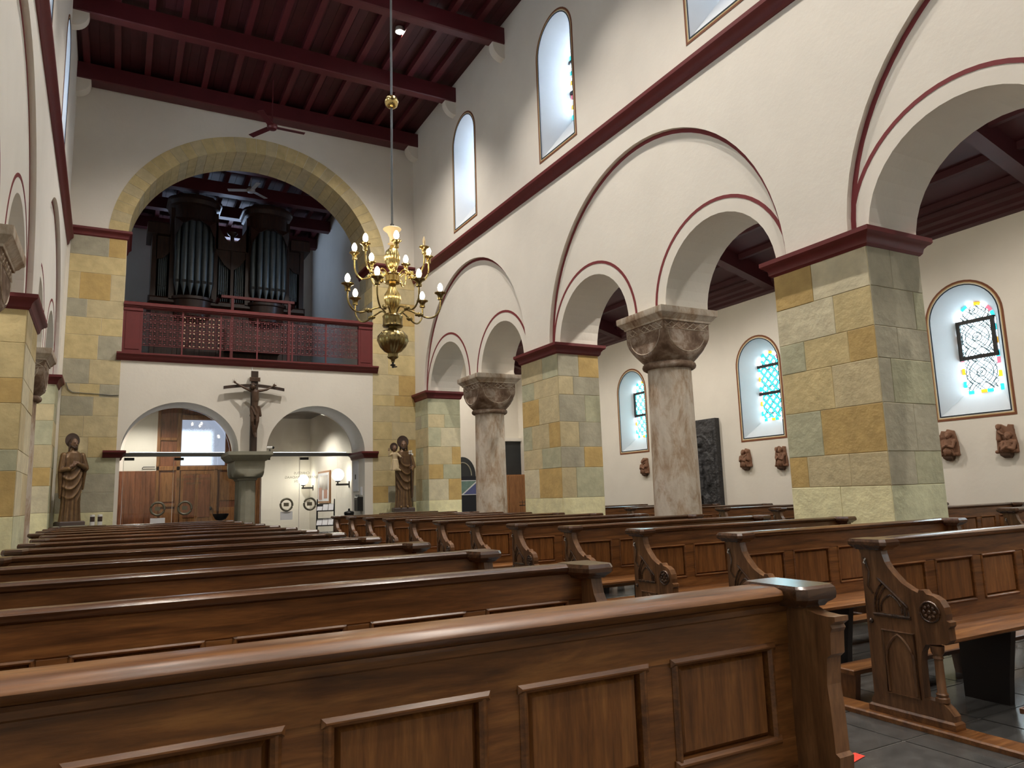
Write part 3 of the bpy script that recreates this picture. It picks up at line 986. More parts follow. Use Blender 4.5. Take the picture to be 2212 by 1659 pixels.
# ------------------------------------------------------------------ pews
END = [(-.02, .05), (-.02, .09), (0, .12), (0, .90), (-.015, .928), (.13, .928), (.135, .90), (.147, .86), (.165, .83), (.19, .80), (.238, .752), (.29, .722), (.327, .708),
       (.335, .724), (.36, .724), (.375, .705), (.41, .70), (.445, .68), (.465, .645), (.471, .61), (.468, .58), (.487, .572), (.487, .553), (.475, .54), (.478, .48),
       (.462, .462), (.42, .452), (.34, .44), (.315, .40), (.305, .35), (.303, .16), (.40, .155), (.43, .13), (.455, .10), (.455, .06), (.46, .05)]
def pointed(u0, u1, z0, zs, n=8):
    """gothic arch outline from (u0,z0) up, over the point and down to (u1,z0)"""
    w_ = u1 - u0
    a = [(u1 - w_ * cos(t), zs + w_ * sin(t)) for t in [i * (pi / 3) / n for i in range(n + 1)]]
    b = [(u0 + w_ * cos(t), zs + w_ * sin(t)) for t in [(pi / 3) * (1 - i / n) for i in range(1, n + 1)]]
    return [(u0, z0)] + a + b + [(u1, z0)]

def make_pew(L, ends=True, kneel=True, knots=False, npan=5, carve=(True, True)):
    r = bpy.data.objects.new('church_pew', None)
    r.empty_display_size = 0.1
    col.objects.link(r)
    fx = lambda u, v, w_: (w_, -u, v)
    MB().prism([(-.035, .945), (-.045, .962), (-.035, .98), (-.01, .985), (.05, .984), (.072, .972), (.07, .955), (.055, .944)], fx, 0.06, L - 0.06).build('top_rail', OAK if knots else OAKD, r, 50)
    MB().bev(0.05, L - 0.05, -0.052, 0.0, 0.825, 0.947, '-y', 0.006).build('frieze_board', OAKK if knots else OAK, r)
    pitch = (L - 0.16) / npan
    fb = MB().box(0.05, L - 0.05, -0.05, 0.0, 0.44, 0.555)
    for i in range(npan + 1):
        c = 0.08 + i * pitch
        fb.bev(max(c - 0.048, 0.05), min(c + 0.048, L - 0.05), -0.05, 0.0, 0.55, 0.828, '-y', 0.005)
    fb.build('back_frame', OAK, r)
    for i in range(npan):
        x0, x1 = 0.08 + i * pitch + 0.045, 0.08 + (i + 1) * pitch - 0.045
        MB().bev(x0 - 0.002, x1 + 0.002, -0.044, -0.006, 0.548, 0.832, '-y', 0.03).build('panel', OAKV, r)
        mo = MB()
        for (a0, a1, b0, b1) in ((x0, x1, .55, .566), (x0, x1, .816, .83), (x0, x0 + .016, .55, .83), (x1 - .016, x1, .55, .83)):
            mo.bev(a0, a1, -0.058, -0.02, b0, b1, '-y', 0.006)
        mo.build('panel_moulding', OAK, r)
    MB().prism([(.03, .447), (.42, .443), (.435, .452), (.435, .468), (.42, .477), (.03, .470)], fx, 0.055, L - 0.055).build('seat', OAK, r, 40)
    for x0 in (L * 0.3, L * 0.68):
        MB().prism([(.04, 0), (.30, 0), (.315, .15), (.34, .32), (.36, .445), (.04, .445)], fx, x0, x0 + 0.05).build('seat_support', SUPPORT, r)
    if kneel:
        MB().bev(0.1, L - 0.1, 0.20, 0.36, 0.165, 0.195, '+z', 0.006).build('kneeler', OAK, r)
        for x0 in (0.14, L * 0.5, L - 0.19):
            MB().prism([(-.33, 0), (-.24, 0), (-.22, .168), (-.35, .168)], fx, x0, x0 + 0.045).build('kneeler_leg', OAKE, r)
    for k, xx in enumerate((0.0, L)):
        sg = 1 if k == 0 else -1
        xo = xx
        fe = lambda u, v, w_: (xo + sg * w_, -u, v)
        e = MB().prism(END, fe, 0.0, 0.055).build('pew_end', OAKE, r)
        q = [(-.045, -.045), (-.045, .16), (-.02, .185), (.10, .185), (.135, .075), (.135, -.035), (.10, -.05), (-.02, -.05)]
        def ring(ins, z):
            return [(xo + sg * (a * (1 - ins) + 0.04 * ins), -(b * (1 - ins) + 0.06 * ins), z) for a, b in q]
        MB().loft([ring(0.28, .925), ring(0.2, .936), ring(0.12, .94), ring(0, .952), ring(0, .97), ring(0.08, .986)]).build('end_cap', OAKD, e)
        MB().bev(min(xo - sg * .015, xo + sg * .07), max(xo - sg * .015, xo + sg * .07), -0.465, 0.03, 0.03, 0.072, '+z', 0.01).build('base_board', OAK, e)
        MB().lathe([(.034, .155), (.034, .175), (.028, .18), (.031, .195), (.023, .205), (.021, .33), (.021, .37), (.027, .375), (.022, .39), (.032, .405), (.035, .44)], (xo + sg * .028, -0.385, 0), 12).build('colonnette', OAKE, e, 40)
        if carve[k]:
            f = -0.003
            mb = MB()
            cu, cz = 0.385, 0.615
            mb.tube([fe(cu + .052 * cos(2 * pi * i / 20), cz + .052 * sin(2 * pi * i / 20), f) for i in range(20)], .007, 6, True)
            for i in range(8):
                a = 2 * pi * i / 8
                mb.ball(fe(cu + .03 * cos(a), cz + .03 * sin(a), f), .012, 6, 4)
            mb.ball(fe(cu, cz, f), .012, 8, 4)
            mb.build('rosette', OAKD, e, 60)
            mb = MB()
            for ins, rr in ((0, .007), (.02, .006)):
                P = pointed(.062 + ins, .262 - ins, .575, .60)
                mb.tube([fe(min(u, .335 - (v - .56) * 1.15 if v > .6 else u), v, f) for u, v in P], rr, 5)
            mb.tube([fe(.05, .568, f), fe(.275, .568, f)], .01, 6)
            P = pointed(.10, .225, .58, .60)
            mb.tube([fe(u, v * .75 + .15, f) for u, v in P], .005, 5)
            mb.tube([fe(.02, .88, f), fe(.045, .80, f), (fe(.03, .72, f)), fe(.06, .68, f)], .006, 5)
            mb.ball(fe(.03, .525, f), .015, 8, 5)
            mb.build('niche_carving', OAKD, e, 60)
            mb = MB()
            P = pointed(.105, .265, .16, .33)
            mb.tube([fe(u, v, f) for u, v in P], .008, 5)
            mb.tube([fe(.09, .485, f), fe(.28, .485, f), fe(.28, .15, f), fe(.09, .15, f), fe(.09, .485, f)], .007, 5)
            mb.build('lower_tracery', OAKE, e, 60)
            MB().tube([fe(.03, .872, -0.004), fe(.034, .866, -0.02), fe(.03, .852, -0.022), fe(.028, .845, -0.012)], .004, 6).build('coat_hook', WHITEPL, e)
    return r

def place(proto, used, x, y, label, group):
    o = proto if not used[0] else copy_tree(proto)
    used[0] = True
    o.location = (x, y, 0)
    tag(o, label, 'pew', group)
    return o
ROW0, PITCH = 1.8214, 1.0836
GL_ = 'pews of the left nave block'
END1 = [(0, .05), (0, .93), (.12, .94), (.13, .932), (.145, .925), (.165, .92), (.203, .917), (.229, .919), (.229, .905), (.212, .893), (.217, .884), (.21, .872), (.209, .865), (.205, .81), (.19, .797), (.182, .72),
        (.187, .66), (.191, .533), (.204, .525), (.2, .477), (.2, .05)]
def front_screen(L):
    r = thing('prayer_screen', 'knotty oak panelled screen of the first left row, filling the foreground', 'pew', (-0.74, 1.74, 0), group=GL_)
    fx = lambda u, v, w_: (w_, -u, v)
    MB().prism([(-.06, .945), (-.075, .962), (-.06, .985), (-.03, .994), (.06, .994), (.092, .985), (.098, .972), (.09, .958), (.062, .945)], fx, 0.06, L - 0.1).build('top_rail', OAK, r, 50)
    MB().prism([(0, .82), (.052, .82), (.052, .915), (.058, .92), (.058, .935), (.066, .946), (0, .946)], fx, 0.05, L - 0.05).build('frieze_board', OAKK, r, 30)
    n = 5
    pitch = 0.4865
    x_r = L - 0.055
    fb = MB().box(0.05, L - 0.05, -0.05, 0, 0.05, 0.16).bev(0.05, L - 0.05, -0.05, 0, 0.46, 0.548, '-y', 0.005)
    for i in range(n + 1):
        c = x_r - 0.03 - i * pitch
        fb.bev(max(c - 0.055, 0.05), min(c + 0.052, L - 0.05), -0.0485, 0, 0.15, 0.825, '-y', 0.005)
    fb.build('back_frame', OAK, r)
    for i in range(n):
        x1 = x_r - 0.03 - i * pitch - 0.052
        x0 = x_r - 0.03 - (i + 1) * pitch + 0.052
        for z0, z1 in ((0.545, 0.822), (0.16, 0.462)):
            MB().bev(x0 - 0.002, x1 + 0.002, -0.044, -0.006, z0 - 0.004, z1 + 0.004, '-y', 0.034).build('panel', OAKV, r)
            mo = MB()
            for (a0, a1, b0, b1, d) in ((x0 - .014, x1 + .014, z0 - .008, z0 + .016, .064), (x0 - .014, x1 + .014, z1 - .014, z1 + .008, .064), (x0 - .008, x0 + .016, z0, z1, .06), (x1 - .016, x1 + .008, z0, z1, .06)):
                mo.bev(a0, a1, -d, -0.02, b0, b1, '-y', 0.009)
            mo.build('panel_moulding', OAK, r)
    for k, xx in enumerate((0.0, L)):
        sg = 1 if k == 0 else -1
        fe = lambda u, v, w_: (xx + sg * w_, -u, v)
        e = MB().prism(END1, fe, 0.0, 0.06).build('pew_end', OAKE, r)
        q = [(-.045, -.075), (-.05, .15), (-.035, .168), (.09, .168), (.115, .145), (.115, -.07), (.09, -.085), (-.03, -.085)]
        def ring(ins, z):
            return [(xx + sg * (a * (1 - ins) + 0.03 * ins), -(b * (1 - ins) + 0.04 * ins), z) for a, b in q]
        MB().loft([ring(0.26, .935), ring(0.2, .945), ring(0.1, .952), ring(0.02, .96), ring(0, .975), ring(0.02, .992), ring(0.09, 1.0)]).build('end_cap', OAKD, e, 30)
    return r
front_screen(2.66)
pl, u1 = make_pew(2.66, carve=(False, True)), [False]
for i in range(1, 9):
    place(pl, u1, -0.74, ROW0 + PITCH * i, 'oak pew of the left nave block, %s behind the foreground pew' % ords[i - 1], GL_)
pf, u2 = make_pew(2.86, carve=(False, True)), [False]
for i in range(9, 13):
    place(pf, u2, -0.95, ROW0 + PITCH * i, 'oak pew of the left nave block, %s behind the foreground pew' % ords[i - 1], GL_)
GR_ = 'pews of the right nave block'
pr, u3 = make_pew(2.60), [False]
for i in range(0, 13):
    place(pr, u3, 3.85, ROW0 + PITCH * i, ('oak pew of the right nave block just outside the lower right corner' if i == 0 else
          'oak pew with carved end in the right nave block, %s row from the front' % ords[i - 1]), GR_)
ps = make_pew(1.25, npan=3, carve=(False, False))
place(ps, [False], 5.2, ROW0 + PITCH * 13, 'short oak bench behind the right nave pews, by the statue with child', GR_)
GA_ = 'pews of the right aisle'
pa, u4 = make_pew(2.3), [False]
for k, y in enumerate((2.55, 3.65, 4.78, 5.88, 6.98, 8.1, 9.25, 10.4, 11.75, 12.9, 14.2)):
    place(pa, u4, 8.82, y, 'oak pew in the right aisle under the stained glass, %s row from the front' % ords[k], GA_)

# low wooden sills the pew ends stand on, and the mark on the floor
for x0, x1, y0, y1, lb in ((3.80, 3.95, 0.3, 15.6, 'low oak floor sill along the aisle side of the right pews'), (1.78, 1.93, 0.3, 15.2, 'low oak floor sill along the aisle side of the left pews')):
    tag(MB().bev(x0, x1, y0, y1, 0.0, 0.03, '+z', 0.008).build('floor_sill', OAK), lb, 'sill')
tag(MB().prism([(3.10, 2.50), (3.24, 2.53), (3.24, 2.585), (3.10, 2.60)], lambda u, v, w_: (u, v, w_), 0.0012, 0.003).build('floor_tape', TAPE), 'small red adhesive mark on the floor by the nearest pew end', 'tape')

# ------------------------------------------------------------------ chandelier
CX, CY = 2.72, 7.89
dv = Vector((CX, CY, 0)).normalized()
rv = Vector((dv.y, -dv.x, 0))
ch = thing('brass_chandelier', 'large two-tier brass chandelier with lit bulbs hanging in the nave', 'chandelier', (CX, CY, 2.77))
Z0 = 2.77
def zc(z): return z - Z0
MB().tube([(0, 0, zc(4.47)), (0, 0, zc(10.93))], 0.013, 10).build('rod', STEEL, ch, 60)
MB().lathe([(0.01, zc(5.96)), (0.04, zc(5.965)), (0.07, zc(5.99)), (0.085, zc(6.04)), (0.07, zc(6.09)), (0.04, zc(6.115)), (0.01, zc(6.12))], n=24).build('rod_ball', BRASS, ch, 60)
MB().tube([(0.02 * cos(a), 0, zc(4.475) + 0.025 * sin(a)) for a in [2 * pi * i / 12 for i in range(12)]], 0.006, 6, True).build('hook', BLACK, ch, 60)
MB().lathe([(0.02, zc(4.445)), (0.10, zc(4.44)), (0.108, zc(4.43)), (0.09, zc(4.41)), (0.06, zc(4.39)), (0.045, zc(4.35)), (0.032, zc(4.33)), (0.03, zc(4.26)), (0.055, zc(4.25)), (0.03, zc(4.235))], n=28).build('top_plate', IVORY, ch, 50)
MB().lathe([(0.02, zc(4.24)), (0.035, zc(4.2)), (0.075, zc(4.16)), (0.092, zc(4.08)), (0.085, zc(4.02)), (0.055, zc(3.95)), (0.03, zc(3.92)), (0.03, zc(3.89))], n=48, flute=(12, 0.12)).build('upper_vase', BRASS, ch, 60)
MB().lathe([(0.03, zc(3.90)), (0.09, zc(3.89)), (0.10, zc(3.875)), (0.085, zc(3.86)), (0.085, zc(3.80)), (0.098, zc(3.79)), (0.09, zc(3.775)), (0.03, zc(3.77))], n=28).build('upper_collar', BRASS, ch, 40)
MB().lathe([(0.03, zc(3.78)), (0.045, zc(3.74)), (0.055, zc(3.70)), (0.095, zc(3.63)), (0.098, zc(3.57)), (0.075, zc(3.49)), (0.045, zc(3.46)), (0.045, zc(3.40))], n=48, flute=(12, 0.1)).build('middle_vase', BRASS, ch, 60)
MB().lathe([(0.04, zc(3.42)), (0.10, zc(3.40)), (0.118, zc(3.375)), (0.112, zc(3.36)), (0.112, zc(3.28)), (0.12, zc(3.265)), (0.11, zc(3.25)), (0.05, zc(3.24)), (0.055, zc(3.22))], n=32).build('lower_collar', BRASSD, ch, 40)
MB().lathe([(0.05, zc(3.225)), (0.12, zc(3.20)), (0.175, zc(3.14)), (0.182, zc(3.09)), (0.15, zc(3.02)), (0.10, zc(2.965)), (0.06, zc(2.945)), (0.055, zc(2.92)), (0.065, zc(2.905)), (0.06, zc(2.89)), (0.025, zc(2.87)), (0.02, zc(2.84))], n=64, flute=(16, 0.05)).build('bowl', BRASSD, ch, 60)
MB().lathe([(0.012, zc(2.85)), (0.012, zc(2.82)), (0.032, zc(2.81)), (0.03, zc(2.80)), (0.012, zc(2.795)), (0.012, zc(2.775))], n=12).cap((0, 0, zc(2.785)), (0.045, 0, zc(2.79)), 0.008, 0.007, 6).build('pull', BLACK, ch, 50)
def chand_arm(adeg, r_end, z_at, z_end, lit, big, mat):
    a = radians(adeg)
    d = (-dv * cos(a) + rv * sin(a))
    P = lambda r_, z: d * r_ + Vector((0, 0, zc(z)))
    k = r_end
    dip = z_at - 0.05
    pts = [P(0.09, z_at - 0.03), P(0.13, z_at + 0.01), P(0.18, z_at + 0.02), P(k * 0.55, dip + 0.02), P(k * 0.72, dip - 0.015), P(k * 0.86, dip + 0.0), P(k * 0.96, dip + 0.06), P(k, dip + 0.13), P(k, z_end)]
    sm = []
    for i in range(len(pts) - 1):
        p0, p1, p2, p3 = pts[max(i - 1, 0)], pts[i], pts[i + 1], pts[min(i + 2, len(pts) - 1)]
        for j in range(4):
            t = j / 4
            sm.append(0.5 * ((2 * p1) + (p2 - p0) * t + (2 * p0 - 5 * p1 + 4 * p2 - p3) * t * t + (3 * p1 - p0 - 3 * p2 + p3) * t ** 3))
    sm.append(pts[-1])
    arm = MB().tube(sm, 0.0105, 8).build('arm', mat, ch, 60)
    b = pts[3]
    MB().ball(b, (0.03, 0.03, 0.028), 10, 7).ball(b + d * 0.035, (0.018, 0.018, 0.022), 8, 5).ball(b - d * 0.035, (0.018, 0.018, 0.022), 8, 5).build('arm_knob', mat, arm, 60)
    e = pts[-1]
    s_ = 1.15 if big else 0.95
    MB().lathe([(0.012 * s_, -0.005), (0.028 * s_, 0.0), (0.03 * s_, 0.02), (0.024 * s_, 0.03), (0.034 * s_, 0.06), (0.062 * s_, 0.078), (0.062 * s_, 0.084), (0.02 * s_, 0.084)], e, 20).build('candle_cup', mat, arm, 45)
    if lit:
        MB().lathe([(0.012, 0.08), (0.013, 0.10), (0.028, 0.125), (0.031, 0.15), (0.022, 0.18), (0.008, 0.2)], e, 12).build('bulb', BULB, arm, 60)
    else:
        MB().lathe([(0.013, 0.08), (0.014, 0.12), (0.018, 0.15), (0.013, 0.18), (0.004, 0.21)], e, 12).build('bulb', IVORY, arm, 60)
for a in (-145, -92, -43, 6, 56, 102, 158):
    chand_arm(a, 0.435, 3.89, 4.055, a != 56, False, BRASS)
for a in (-17, 31, 96, 140, -62, -128):
    chand_arm(a, 0.56, 3.44, 3.60, True, True, BRASSD)

# ------------------------------------------------------------------ ceiling fans
def fan(x, y, z, top, mat, ang, label, R=0.72):
    t = thing('ceiling_fan', label, 'fan', (x, y, z), radians(ang))
    MB().tube([(0, 0, 0.05), (0, 0, top - z)], 0.014, 8).build('downrod', mat, t, 60)
    MB().lathe([(0.02, -0.07), (0.09, -0.06), (0.115, -0.02), (0.115, 0.03), (0.08, 0.06), (0.02, 0.08)], n=20).build('motor', mat, t, 50)
    for i in range(3):
        a = 2 * pi * i / 3
        b = MB().box(0.10, R, -0.065, 0.065, -0.012, 0.0).build('blade', mat, t)
        b.rotation_euler = (0.12, 0, a)
    return t
fan(2.72, 16.04, 9.66, 10.79, REDDARK, 0, 'dark red three-blade ceiling fan before the great arch')
fan(2.95, 20.6, 10.0, 10.4, FANW, 40, 'pale three-blade ceiling fan in the organ gallery', 0.62)

# ------------------------------------------------------------------ gallery balustrade
gb = thing('gallery_balustrade', 'oxblood balustrade with wrought lattice panels across the gallery', 'balustrade', (0, D, 4.39))
SY = -0.02
MB().loft([[(x_, D_ - D, z_ - 4.39) for (D_, z_) in [(D + 0.3, 4.39), (D - 0.02, 4.39), (D - 0.04, 4.42), (D - 0.08, 4.45), (D - 0.09, 4.49), (D - 0.13, 4.52), (D - 0.13, 4.555), (D + 0.3, 4.555)]] for x_ in (-0.14, 5.6)]).build('sill', RED, gb, 30)
MB().bev(-0.05, 5.48, -0.05, 0.13, 1.225, 1.30, '+z', 0.02).box(-0.05, 5.48, -0.02, 0.1, 1.19, 1.225).build('handrail', RED, gb)
for x0, x1 in ((-0.05, 0.33), (5.12, 5.48)):
    p = MB().box(x0, x1, 0.0, 0.10, 0.165, 1.2).build('end_post', RED, gb)
    MB().bev(x0 + 0.05, x1 - 0.05, -0.012, 0.002, 0.25, 1.08, '-y', 0.006).build('post_panel', RED, p)
    MB().bev(x0 - 0.0, x1 + 0.0, -0.02, 0.01, 1.1, 1.16, '-y', 0.008).build('post_moulding', RED, p)
PW = (5.12 - 0.33) / 6
LATT = plain('wrought_iron_oxblood', s(104, 42, 46), 0.5, 0.08)
LEAF = plain('wrought_leaf_tinned', s(176, 140, 118), 0.4, 0.1, metal=0.3)
def lattice_panel(i):
    x0 = 0.33 + i * PW
    mb = MB()
    n = 4
    za, zb = 0.36, 1.08
    cw, chh = PW / n, (zb - za) / n
    for k in range(n + 1):
        mb.box(x0 + k * cw - 0.006, x0 + k * cw + 0.006, 0.04, 0.055, za, zb)
        mb.box(x0, x0 + PW, 0.04, 0.055, za + k * chh - 0.006, za + k * chh + 0.006)
    mb.box(x0, x0 + PW, 0.035, 0.06, zb + 0.085, zb + 0.11)
    for k in range(8):
        u = x0 + (k + 0.5) * PW / 8
        mb.tube([(u + 0.028 * cos(t), 0.047, zb + 0.045 + 0.028 * sin(t)) for t in [2 * pi * j / 8 for j in range(8)]], 0.004, 4, True)
    lf = MB()
    for a in range(n):
        for b in range(n):
            cx_, cz_ = x0 + (a + 0.5) * cw, za + (b + 0.5) * chh
            mb.box(cx_ - 0.003, cx_ + 0.003, 0.043, 0.052, cz_ - chh / 2, cz_ + chh / 2)
            mb.box(cx_ - cw / 2, cx_ + cw / 2, 0.043, 0.052, cz_ - 0.003, cz_ + 0.003)
            for sx in (-1, 1):
                for sz in (-1, 1):
                    q = [(cx_ + sx * (0.012 + 0.03 * (1 - cos(t)) / 1.0), 0.047, cz_ + sz * (0.012 + 0.034 * sin(t) + 0.012 * t)) for t in [0.5 * j for j in range(6)]]
                    mb.tube(q, 0.004, 4)
                    c1, c2 = cx_ + sx * cw * 0.30, cz_ + sz * chh * 0.30
                    lf.loft([[(c1 - sx * 0.02, 0.044, c2 - sz * 0.02)] * 4, [(c1 + 0.012 * sx, 0.040, c2 - 0.012 * sz), (c1, 0.036, c2), (c1 - 0.012 * sx, 0.040, c2 + 0.012 * sz), (c1, 0.05, c2)], [(c1 + sx * 0.02, 0.044, c2 + sz * 0.02)] * 4])
    p = mb.build('lattice_panel', LATT, gb)
    lf.build('leaf_studs', LEAF if i == 1 else LATT, p, kind='stuff')
    return p
for i in range(6):
    lattice_panel(i)
for i in range(1, 6):
    u = 0.33 + i * PW
    MB().box(u - 0.016, u + 0.016, 0.03, 0.062, 0.16, 1.2).build('post', LATT, gb)

# ------------------------------------------------------------------ organ
og = thing('pipe_organ', 'dark carved pipe organ with two round pipe towers in the gallery', 'organ', (2.6, 21.5, 4.5))
OZ = 4.5
def ox(x_): return x_ - 2.6
def oz(z_): return z_ - OZ
cs = MB().box(ox(0.60), ox(4.62), 0.25, 1.3, 0, oz(6.9)).build('lower_case', ORGANW, og)
for k in range(7):
    x0 = ox(0.66) + k * 0.565
    MB().bev(x0 + 0.05, x0 + 0.50, 0.225, 0.25, 0.35, oz(6.55), '-y', 0.012).build('case_panel', ORGANW, cs)
MB().box(ox(0.62), ox(4.60), 1.0, 1.3, oz(6.9), oz(8.75)).box(ox(1.05), ox(2.19), 0.96, 1.3, oz(8.7), oz(9.8)).box(ox(3.05), ox(4.19), 0.96, 1.3, oz(8.7), oz(9.8)).build('back_board', ORGANW, og)
MB().bev(ox(0.5), ox(4.72), 0.1, 1.3, oz(6.78), oz(6.98), '-y', 0.05).build('waist_moulding', ORGANW, og)
def pipes(x0, x1, n, r, zlo, ztop, yf, grp):
    for i in range(n):
        f = (i + 0.5) / n
        x_ = x0 + (x1 - x0) * f
        z1 = ztop(f)
        y_ = yf(f)
        fo = 0.22 + 0.9 * r + (0.12 * abs(f - 0.5))
        o = MB().lathe([(0.012, oz(zlo)), (r * 0.55, oz(zlo + fo * 0.55)), (r, oz(zlo + fo)), (r, oz(z1))], (ox(x_), y_, 0), 14).build('pipe', PIPE, og, 60)
        MB().box(ox(x_) - r * 0.55, ox(x_) + r * 0.55, y_ - r * 1.04, y_ - r * 0.8, oz(zlo + fo + 0.01), oz(zlo + fo + r * 0.9)).build('pipe_mouth', MOUTH, o)
def tower(xc, wd, label=None):
    zt = 9.95
    hw = wd / 2
    for sx in (-1, 1):
        MB().box(ox(xc + sx * hw) - 0.07, ox(xc + sx * hw) + 0.07, 0.1, 0.9, oz(6.9), oz(9.55)).build('tower_stile', ORGANW, og)
    n = 14
    def half(rr, y0):
        return [(ox(xc) + rr * cos(pi + pi * i / n), y0 + rr * 0.75 * sin(pi + pi * i / n)) for i in range(n + 1)]
    def slab(rr, z0, rr2, z1):
        a, b = half(rr, 0.25), half(rr2, 0.25)
        ra = [(p[0], p[1], oz(z0)) for p in a] + [(a[-1][0], 0.95, oz(z0)), (a[0][0], 0.95, oz(z0))]
        rb = [(p[0], p[1], oz(z1)) for p in b] + [(b[-1][0], 0.95, oz(z1)), (b[0][0], 0.95, oz(z1))]
        return [ra, rb]
    MB().loft(slab(hw * 0.85, 6.45, hw * 0.95, 6.9) + slab(hw * 1.05, 6.92, hw * 1.05, 7.0)).build('tower_foot', ORGANW, og, 40)
    MB().loft(slab(hw + 0.02, 9.1, hw + 0.02, 9.62) + slab(hw + 0.10, 9.66, hw + 0.13, 9.78) + slab(hw + 0.17, 9.80, hw + 0.17, 9.86)).build('tower_cornice', ORGANW, og, 40)
    crest = [(-hw, 9.86), (-hw * 0.8, 9.97), (-hw * 0.3, 10.0), (0, 10.02), (hw * 0.3, 10.0), (hw * 0.8, 9.97), (hw, 9.86)]
    MB().prism(crest, lambda u, v, w_: (ox(xc) + u, w_, oz(v)), 0.0, 0.12).build('tower_crest', ORGANW, og)
    # carved screen with a pointed-oval opening above the pipes
    for sx in (-1, 1):
        MB().prism([(sx * hw * 0.98, 8.3), (sx * hw * 0.9, 8.7), (sx * hw * 0.6, 9.0), (sx * hw * 0.1, 9.15), (sx * hw * 0.98, 9.2)], lambda u, v, w_: (ox(xc) + u, w_ - 0.30 * sqrt(max(0, 1 - (u / hw) ** 2)), oz(v)), -0.09, -0.03).build('tower_carving', ORGANW, og)
    pipes(xc - hw * 0.92, xc + hw * 0.92, 6, 0.094, 7.0, lambda f: 9.12, lambda f: 0.18 - 0.36 * sqrt(max(0, 1 - (2 * f - 1) ** 2)), 't')
tower(1.62, 1.10)
tower(3.62, 1.10)
def flat(x0, x1, zl, zr, n, r):
    pipes(x0 + 0.06, x1 - 0.06, n, r, 7.0, lambda f: max(zl, zr) + 0.2, lambda f: 0.28, 'f')
    top = max(zl, zr) + 0.45
    MB().prism([(x0, zl + 0.02), (x0 + (x1 - x0) * 0.5, (zl + zr) / 2 - 0.05), (x1, zr + 0.02), (x1, top), (x0, top)], lambda u, v, w_: (ox(u), w_, oz(v)), 0.15, 0.2).build('carved_screen', ORGANW, og)
flat(0.66, 1.02, 8.0, 8.25, 5, 0.032)
flat(2.22, 2.62, 8.35, 7.9, 5, 0.034)
flat(2.66, 3.04, 7.9, 8.35, 5, 0.034)
flat(4.2, 4.56, 8.25, 8.0, 5, 0.032)
MB().box(ox(2.60), ox(2.68), 0.12, 0.6, oz(6.9), oz(8.5)).build('centre_stile', ORGANW, og)
for x0, x1 in ((0.42, 0.98), (4.26, 4.82)):
    MB().bev(ox(x0), ox(x1), 0.0, 1.2, oz(8.72), oz(9.08), '+z', 0.06).build('side_cornice', ORGANW, og)
MB().box(ox(0.55), ox(0.68), 0.15, 1.2, oz(6.9), oz(8.75)).build('side_stile', ORGANW, og)
MB().box(ox(4.54), ox(4.67), 0.15, 1.2, oz(6.9), oz(8.75)).build('side_stile', ORGANW, og)
sad = [(2.17 + 0.9 * i / 12, 9.35 - 0.62 * sin(pi * i / 12)) for i in range(13)]
MB().prism(sad + [(3.07, 8.5), (2.17, 8.5)], lambda u, v, w_: (ox(u), w_, oz(v)), 0.1, 0.35).build('saddle_screen', ORGANW, og)
MB().lathe([(0.03, oz(8.6)), (0.06, oz(8.75)), (0.05, oz(8.95)), (0.13, oz(9.02)), (0.15, oz(9.06)), (0.02, oz(9.07))], (ox(2.63), 0.2, 0), 12).build('urn', ORGANW, og, 50)
# organ console with its red guard rail
oc = thing('organ_console', 'dark organ console with red rail behind the balustrade', 'console', (3.0, 20.2, 4.5))
MB().box(-0.75, 0.75, 0.0, 0.7, 0, 1.35).build('body', ORGANW, oc)
MB().box(-0.7, 0.7, -0.35, 0.0, 0.72, 0.85).build('keyboard', ORGANW, oc)
for xx in (-0.55, 0.9):
    MB().box(xx - 0.035, xx + 0.035, -0.42, -0.35, 0, 2.1).build('rail_post', RED, oc)
MB().box(-0.9, 1.1, -0.43, -0.34, 2.1, 2.17).build('guard_rail', RED, oc)
MB().box(-0.9, -0.83, -0.43, 0.3, 2.1, 2.17).box(1.03, 1.1, -0.43, 0.3, 2.1, 2.17).build('side_rail', RED, oc)
# gallery windows give the cold light seen behind and beside the organ
for nm, mb, lb in (('gallery_back', MB().box(1.3, 3.9, YTB - 0.02, YTB - 0.005, 8.6, 10.0), 'daylight window behind the organ'),
                   ('gallery_side', MB().box(XT - 0.02, XT - 0.005, 18.75, 19.2, 6.4, 8.2), 'daylight window beside the organ')):
    NW[0] += 1
    struct(mb.build('window_%d' % NW[0], LOFTDAY), lb)

# ------------------------------------------------------------------ gallery wall: centre column, crucifix, camera
cc = thing('twin_column', 'stubby grey stone twin column carrying the two low arches', 'column', (2.61, D, 0))
cc['kind'] = 'structure'
def cushion(y, par):
    rings = []
    for k in range(11):
        f = k / 10
        z = 1.84 + f * 0.40
        g = sqrt(max(0, 1 - (1 - min(1, f / 0.75)) ** 2))
        ring = []
        for i in range(40):
            a = 2 * pi * i / 40
            rs = 0.325 / max(abs(cos(a)), abs(sin(a)))
            rr = min(rs, 0.20 + 0.26 * g)
            ring.append((rr * cos(a), y + rr * sin(a), z))
        rings.append(ring)
    MB().loft(rings).build('cushion_capital', GREYST, par, 40)
    MB().lathe([(0.25, 0), (0.25, 0.12), (0.19, 0.2), (0.185, 0.9), (0.18, 1.8)], (0, y, 0), 10).build('shaft', GREYST, par, 20)
    MB().tube([(0.19 * cos(2 * pi * i / 24), y + 0.19 * sin(2 * pi * i / 24), 1.83) for i in range(24)], 0.028, 8, True).build('neck_ring', GREYST, par, 60)
cushion(0.25, cc)
cushion(0.86, cc)
